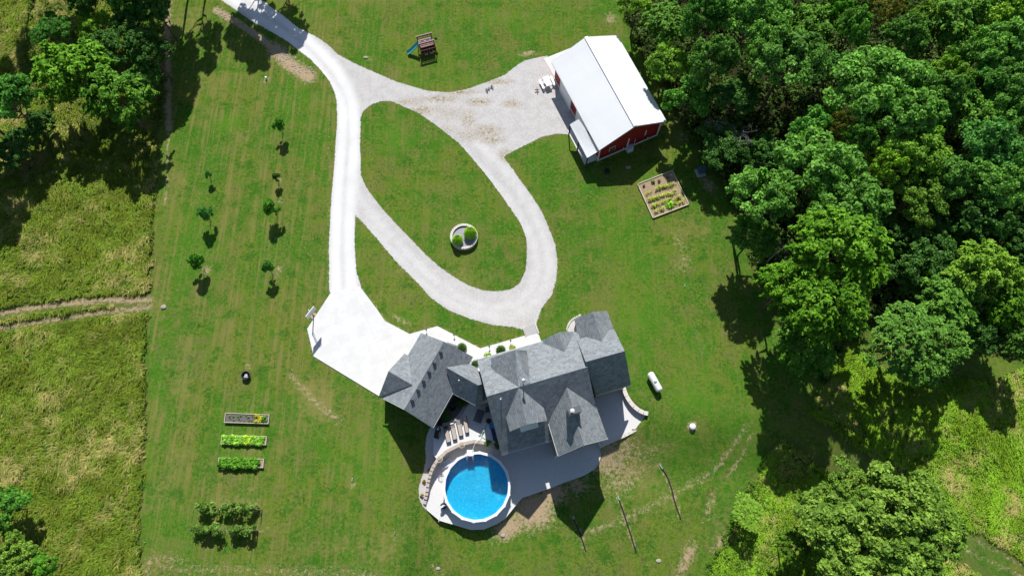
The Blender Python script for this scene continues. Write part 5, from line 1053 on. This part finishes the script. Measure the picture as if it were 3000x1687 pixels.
for x, y, lb in ((1353.5,1303,'round wire basket lamp on the middle of the curved patio wall'), (1288,1345,'round wire basket lamp on the west end of the curved patio wall')):
    q = P(x, y, .6); t = thing('wall_lantern', lb, 'lantern', (q[0], q[1], .2), 0, 'lanterns on the curved patio wall'); m_ = MB()
    for k in range(8): a = k*math.pi/4; m_.tube([(.08*math.cos(a), .08*math.sin(a), 0), (.32*math.cos(a), .32*math.sin(a), .35), (.30*math.cos(a), .30*math.sin(a), .6)], .015, 4)
    m_.lathe((0, 0, .58), [(.29, 0), (.35, 0), (.35, .03), (.29, .03), (.29, 0)], 20); m_.build('basket', M['palewood'], t); MB().lathe((0, 0, 0), [(.12, 0), (.12, .06), (.04, .08), (.04, .35), (0, .36)], 10).build('holder', M['wood'], t)
# west strip stakes/plants by the wall
for i, (x, y, lb) in enumerate(((1258,1378,'rusty small shrub on the chip strip beside the stepped wall'), (1241.5,1411,'small dried plant on the chip strip, middle of three'), (1235,1452,'dark round plant low on the chip strip'))):
    q = G(x, y); t = plants(None, [(0, 0, .1, 1), (.08, .05, .15, 1)], .22, .07, 40, (.08, .06, .02), (.20, .13, .05), 620+i, 'small_plant'); t.location = tuple(q); tag(t, lb, 'plant')
# path lights
for x, y, lb in ((1250,969,'small path light at the concrete drive end of the walk'), (1331,984,'small path light on the walk bend near the garage'), (1434,1018,'small path light on the walk below the lawn corner'), (1496,1001,'small path light on the walk nearest the paver path')):
    q = P(x, y, .1); t = thing('path_light', lb, 'path light', q, 0, 'path lights along the front walk'); MB().tube([(0, 0, 0), (0, 0, .5)], .02, 6).build('stem', M['black'], t); MB().lathe((0, 0, .48), [(.0, .1), (.11, .03), (.11, 0), (.02, 0)], 12).build('shade', M['chim'], t)
# cobble borders of the paver path
for (a, b), lb in ((((1533,961),(1541,984)), 'pale cobble border on the left of the paver path'), (((1567,945),(1578,976)), 'pale cobble border on the right of the paver path')):
    A = P(*a, .15); B = P(*b, .15); n = 9; mb = MB()
    for i in range(n): q = A+(B-A)*(i+.5)/n; mb.box((q[0], q[1], .08), (.2, .17, .22), rz=.3+.1*i, taper=.85)
    tag(recenter(mb.build('cobble_border', M['offwhite'])), lb, 'edging')
# curved stone edging at the front porch bed
A = smooth([(1663,970),(1661,962),(1666,950),(1672,940),(1684,931),(1700,923)], False, 3); mb = MB()
for i, (x, y) in enumerate(A): q = P(x, y, .1); mb.box((q[0], q[1], .08), (.24, .17, .2), rz=i*.4, taper=.85)
tag(recenter(mb.build('bed_edging', M['offwhite'])), 'curved cobble edging of the gravel bed at the northeast porch', 'edging')
slab('gravel_bed', [(1664,972),(1662,962),(1667,950),(1674,940),(1686,932),(1700,924),(1720,960),(1700,1000),(1680,1000)], .05, .1, M['strip'])

# fire pit, tank, dome, stump, boxes, pipes
q = G(724,1102); t = thing('fire_pit', 'round black metal fire pit on the lawn above the raised beds', 'fire pit', q)
MB().lathe((0, 0, 0), [(.40, 0), (.46, .5), (.50, .52), (.50, .56), (.42, .56), (.36, .1), (0, .08)], 18).build('ring', M['black'], t); mb = MB()
for i in range(4): mb.tube([(-.25+.12*i, -.2, .2), (.05*i-.1, .25, .28)], .05, 6)
mb.build('logs', M['ac'], t); MB().tube([(.55, .25, 0), (.55, .3, .9)], .02, 5).build('poker', M['wood'], t)
za = lambda x, y: (1380+x/2.898, 890+y/2.898)
A = P(*za(1528,597), .9); B = P(*za(1598,722), .9); c = (A+B)/2; d = (B-A)[:2]; Ls = np.linalg.norm(d); g = float(base_h(c[0], c[1])); t = thing('propane_tank', 'long white propane tank on the lawn east of the house', 'propane tank', (c[0], c[1], g), math.atan2(d[1], d[0])); r_ = .40; prof = []
L2 = Ls/2; n = 20; vs = MB(); pts = []; rs = []
for s in np.linspace(-1, 1, 2): pass
for u in (0, .3, .6, .85, 1): pts.append((-L2-.28*math.cos(u*math.pi/2)+0, 0, .75)); rs.append(max(.02, r_*math.sin(u*math.pi/2)))
for u in (1, .85, .6, .3, 0): pts.append((L2+.28*math.cos(u*math.pi/2), 0, .75)); rs.append(max(.02, r_*math.sin(u*math.pi/2)))
MB().tube(pts, rs, 20).build('tank', M['tank'], t, smooth=True); MB().lathe((0, 0, 1.1), [(.16, 0), (.16, .14), (.1, .2), (0, .21)], 14).build('valve_dome', M['ac'], t)
for s in (-1, 1): MB().box((s*L2*.6, 0, .2), (.2, .5, .42)).build('leg', M['paver'], t)
q = G(2028,1250); o = MB().lathe(q, [(.36, 0), (.36, .25), (.3, .34), (.15, .40), (0, .42)], 18).build('tank_cover', M['tank'], smooth=True); tag(recenter(o), 'white domed septic cover in a bare ring on the east lawn', 'cover')
q = G(781,232); o = MB().lathe(q, [(.14, 0), (.15, .35), (.1, .42), (0, .44)], 12).build('cleanout_cap', M['tank']); tag(recenter(o), 'small white pipe cap on the lawn left of the driveway bend', 'pipe cap')
q = G(480,901); mb = MB(); r = np.random.default_rng(9)
def rock(mb, c, s, seed):
    bm = bmesh.new(); bmesh.ops.create_icosphere(bm, subdivisions=2, radius=1); r = np.random.default_rng(seed); k = r.normal(0, 1, (4, 3))
    vs = []
    for v in bm.verts: n = np.array(v.co); f = 1+.16*np.sin(k@n*2).sum()/2; vs.append(np.array(c)+n*f*np.array(s)*np.array([1, 1, .6]))
    fs = [tuple(v.index for v in f.verts) for f in bm.faces]; bm.free(); mb.add(vs, fs)
rock(mb, q+[0, 0, .08], (.35, .28, .2), 1); tag(recenter(mb.build('rock', M['rock'])), 'pale rock on the lawn edge by the west meadow track', 'rock')
for i, (x, y, s, lb) in enumerate(((1929,1642,.3,'whitish rock on the lawn near the bottom edge'), (1473,1567,.28,'whitish rock in a green patch below the lower patio'), (1841,492,.35,'pale rock in the barn shadow beside the round pit'), (1070,170,.3,'white stone on the lawn right of the driveway fork'), (1284,1664,.25,'small white stone in the dry grass at the bottom edge'))):
    mb = MB(); q = G(x, y); rock(mb, q+[0, 0, .06], (s, s*.7, s*.5), 20+i); tag(recenter(mb.build('rock', M['rock'])), lb, 'rock')
mb = MB(); r = np.random.default_rng(31)
for i in range(260):
    u = r.random(); L = [(632,28),(700,68),(760,108),(812,150),(850,185),(905,222)]; k = min(4, int(u*5)); f = u*5-k; x = L[k][0]+(L[k+1][0]-L[k][0])*f; y = L[k][1]+(L[k+1][1]-L[k][1])*f; q = G(x, y); w = .28 if u < .6 else .6; s = .04+.08*r.random(); rock(mb, (q[0]+r.normal(0, w), q[1]+r.normal(0, w), .02), (s, s, s*.8), 100+i)
o = mb.build('ditch_stones', M['rock']); tag(o, 'loose stones scattered along the ditch left of the driveway', 'stones', kind='stuff')
q = P(*gz0(1560,205), .5); t = thing('utility_box', 'dark teal utility cabinet on a concrete pad at the forest edge', 'utility box', (q[0], q[1], 0), R(14)); MB().box((-.08, -.12, .06), (1.15, 1.15, .12)).build('pad', M['paver'], t); MB().box((.05, .05, .52), (.85, .75, .8), taper=.93).build('cabinet', M['boxgreen'], t); MB().box((.05, .02, .94), (.86, .78, .05)).build('lid', M['boxgreen'], t)
q = P(1845,434,.5); t = thing('heat_pump', 'pale metal heat pump standing against the red barn gable', 'heat pump', (q[0], q[1], 0), rzG); MB().box((0, 0, .42), (.75, .62, .8)).build('cabinet', M['ac'], t); MB().lathe((0, 0, .82), [(.24, 0), (.24, .03), (.2, .03)], 16).build('fan_grille', M['paver'], t); MB().box((0, 0, .02), (.9, .8, .06)).build('pad', M['paver'], t)
q = P(1778,503,.1); mb = MB().lathe(q, [(.30, 0), (.38, .12), (.38, .2), (.26, .2), (.24, .08), (0, .06)], 16); tag(recenter(mb.build('fire_ring', M['black'])), 'dark round ring on the grass in the barn shadow', 'ring')
for pts_, tip, lb in ((((1679,1512),(1687,1535),(1700,1564),(1716,1613)), 12, 'black drain pipe with mint end, nearest the house shadow tip'), (((1809,1451),(1824,1492),(1840,1541),(1863,1615)), 12, 'black drain pipe with mint end, middle of the three'), (((1933,1362),(1954,1395),(1967,1430),(1977,1470),(1994,1519)), 12, 'black drain pipe with mint end, farthest right of the three')):
    W_ = [G(*q_)+[0, 0, .06] for q_ in pts_]; c = W_[0]-[0, 0, .06]; t = thing('drain_pipe', lb, 'drain pipe', c, 0, 'drain pipes on the southeast lawn'); L_ = [tuple(w-c) for w in W_]; S_ = smooth(L_, False, 5)
    MB().tube(S_[2:], .075, 7).build('pipe', M['pipe'], t); MB().tube([tuple(np.array(L_[0])+[0, 0, .04]), tuple(np.array(S_[2])+[0, 0, .04])], .06, 8).build('end_piece', M['mint'], t)
for x, y, lb, m_ in ((1033,1404,'small mint marker on the lawn right of the raised beds','mint'), (1158,1560,'small green marker on the lawn left of the pool','green'), (2005,837,'small mint marker on the east lawn scuffs','mint')):
    q = G(x, y); o = MB().box(q+[0, 0, .12], (.09, .30, .10), rz=-.15).tube([q, q+[0, .1, .3]], .03, 6).build('sprinkler', M[m_]); tag(recenter(o), lb, 'marker', 'plastic markers on the lawn')
q = G(891,1446); o = MB().tube([q, q+[0, .02, 1.0]], .03, 6).build('stake', M['wood']); tag(recenter(o), 'thin brown stake alone on the lawn right of the trellises', 'stake')

# basketball hoop
b = P(920,926,0); t = thing('basketball_hoop', 'basketball hoop with clear backboard at the west corner of the concrete drive', 'basketball hoop', b, R(0)); dr = P(912,916,3.2)-b; bb = P(911.5,916.5,3.3)-b; bx = P(921,905,3.5)-P(903,928,3.5); ang = math.atan2(bx[1], bx[0]); nrm = np.array([math.sin(ang), -math.cos(ang)]); c0 = np.array([.0, .0])
MB().lathe((0, 0, 0), [(.4, 0), (.4, .08), (.1, .1)], 16).build('footing', M['orangewood'], t)
MB().tube([(0, 0, 0), (0, 0, 2.7)], .06, 8).build('pole', M['black'], t); off = bb[:2]
MB().tube([(0, 0, 2.6), (off[0], off[1], 3.3)], .04).tube([(0, 0, 2.2), (off[0], off[1], 3.0)], .03).build('arm', M['ac'], t)
k = MB().box((off[0], off[1], 3.4), (1.35, .05, .9), rz=ang).build('backboard', flat('clear_board', (.55, .62, .58), .2, .5), t); 
f = MB(); ca, sa = math.cos(ang), math.sin(ang)
for z in (2.94, 3.86): f.box((off[0], off[1], z), (1.42, .08, .07), rz=ang)
for s in (-1, 1): f.box((off[0]+s*.69*ca, off[1]+s*.69*sa, 3.4), (.07, .08, .86), rz=ang)
f.build('board_frame', M['tank'], t); rc = (off[0]+nrm[0]*.35, off[1]+nrm[1]*.35); MB().lathe((rc[0], rc[1], 3.05), [(.22, 0), (.24, 0), (.24, .02), (.22, .02), (.22, 0)], 20).build('rim', flat('orange_rim', (.5, .12, .03), .5), t)

# picnic table
zt = lambda x, y: (1380+x/5.573, 200+y/5.573)
c = (P(*zt(1175,145), .75)+P(*zt(1250,125), .75)+P(*zt(1320,265), .75)+P(*zt(1240,305), .75))/4; d = (P(*zt(1320,265), .75)-P(*zt(1250,125), .75))[:2]; rz = math.atan2(d[1], d[0]); t = thing('picnic_table', 'white picnic table with benches on the gravel beside the barn', 'picnic table', (c[0], c[1], .01), rz)
MB().box((0, 0, .73), (1.5, .8, .04)).build('tabletop', M['white'], t)
for s in (-1, 1): MB().box((0, s*.78, .44), (1.5, .28, .04)).build('bench', M['white'], t)
for x in (-.55, .55):
    MB().box((x, 0, .42), (.06, 1.6, .08)).bar((x, -.3, .7), (x, -.75, 0), .06, .09).bar((x, .3, .7), (x, .75, 0), .06, .09).build('leg_frame', M['white'], t)
q = P(*zt(1080,350), .3); t = thing('firewood_splitter', 'small dark red cross-shaped stand on the gravel left of the picnic table', 'stand', (q[0], q[1], .01), R(8)); MB().box((0, 0, .25), (.62, .09, .09)).box((.0, 0, .34), (.09, .55, .09)).build('cross_bars', M['redwood'], t); MB().box((0, 0, .1), (.1, .1, .2)).build('leg', M['black'], t)
a1 = P(*zt(255,350), .3); a2 = P(*zt(345,295), .3); c = (a1+a2)/2; d = (a2-a1)[:2]; t = thing('log_rack', 'empty black metal log rack at the north edge of the gravel yard', 'log rack', (c[0], c[1], .01), math.atan2(d[1], d[0])); Lr = np.linalg.norm(d)/2
for s in (-1, 1): MB().box((s*Lr, 0, .33), (.09, .42, .08)).box((s*Lr, .18, .18), (.08, .06, .3)).box((s*Lr, -.18, .18), (.08, .06, .3)).build('end_frame', M['black'], t)
MB().box((0, .0, .10), (Lr*2, .06, .06)).box((0, .17, .12), (Lr*2, .05, .05)).box((-.1, 0, .2), (.08, .4, .06)).build('rails', M['black'], t)

# playset
zs = lambda x, y: (1180+x/14.49, 90+y/14.49)
A = P(*zs(640,560), 1.8); B = P(*zs(1230,400), 1.8); d = (B-A)[:2]; Ls = np.linalg.norm(d); c = (P(*zs(700,480), 1.8)+P(*zs(1220,330), 1.8))/2; t = thing('playset', 'dark red timber playset with a teal slide on the north lawn', 'playset', (c[0], c[1], 0), math.atan2(d[1], d[0])); hw = Ls/2; dep = .62
for sx in (-1, 1):
    for sy in (-1, 1): MB().box((sx*hw, sy*dep, 1.07), (.11, .11, 2.15)).build('post', M['redwood'], t)
f = MB()
for i in range(8): f.box((-hw+.12+i*(2*hw-.24)/7, 0, 1.35), ((2*hw-.24)/7*.85, dep*2, .05))
f.build('deck', M['pinkwood'], t); f = MB()
for sy in (-1, 1): f.box((0, sy*dep, 1.95), (2*hw, .07, .1)).box((0, sy*dep, 1.6), (2*hw, .05, .09))
for i in range(9): f.box((-hw+.2+i*(2*hw-.4)/8, -dep, 1.8), (.07, .05, .5))
f.build('railing', M['redwood'], t); MB().box((0, dep, 2.12), (2*hw+.3, .1, .12)).box((0, -dep, 2.12), (2*hw+.3, .1, .12)).build('top_beams', M['pinkwood'], t)
for x in (-.4, .35): MB().box((x, .1, 1.42), (.45, .35, .1)).build('deck_board', M['tank'], t)
# swing frame to the south, climbing wall
MB().box((0, -dep-.05, .75), (2*hw-.1, .05, 1.2)).build('side_panel', M['redwood'], t)
f = MB(); f.box((0, -1.25, 1.45), (2*hw+.3, .1, .12))
for sx in (-1, 1): f.bar((sx*hw, -1.25, 1.45), (sx*(hw+.05), -1.45, 0), .1).bar((sx*hw, -.62, 1.9), (sx*hw, -1.25, 1.45), .1)
f.build('swing_frame', M['redwood'], t); f = MB()
for i in range(7): f.box((0, -.70-.065*i, 1.3-.17*i), (2*hw-.2, .10, .05), rx=R(-60))
f.build('climbing_ramp', M['redwood'], t); sw = MB()
for x in (-.35, .35): sw.box((x, -1.22, .5), (.4, .2, .04)).bar((x-.18, -1.22, .5), (x-.18, -1.25, 1.4), .02).bar((x+.18, -1.22, .5), (x+.18, -1.25, 1.4), .02)
sw.build('swing', M['palewood'], t)
ss = []; nS = 12
for i in range(nS+1):
    u = i/nS; x = -hw-.05-1.75*u; z = 1.35*(1-u)**1.25+.12; w = .30
    ss.append([(x, -w, z+.22), (x, -w*.95, z+.02), (x, -w*.5, z-.05), (x, w*.5, z-.05), (x, w*.95, z+.02), (x, w, z+.22)])
vs = [v for r0 in ss for v in r0]; fs = [(i*6+k, i*6+k+1, (i+1)*6+k+1, (i+1)*6+k) for i in range(nS) for k in range(5)]
o = MB().add(vs, fs).build('slide', M['teal'], t); md = o.modifiers.new('thick', 'SOLIDIFY'); md.thickness = .05; md2 = o.modifiers.new('sub', 'SUBSURF'); md2.levels = md2.render_levels = 1
MB().lathe((hw+.45, .1, 1.3), [(0, 0), (.16, .03), (.2, .2), (.12, .35), (0, .38)], 14).build('telescope', M['dark'], t); MB().tube([(hw, .1, 1.2), (hw+.5, .1, 1.3)], .05).build('telescope_arm', M['pinkwood'], t)
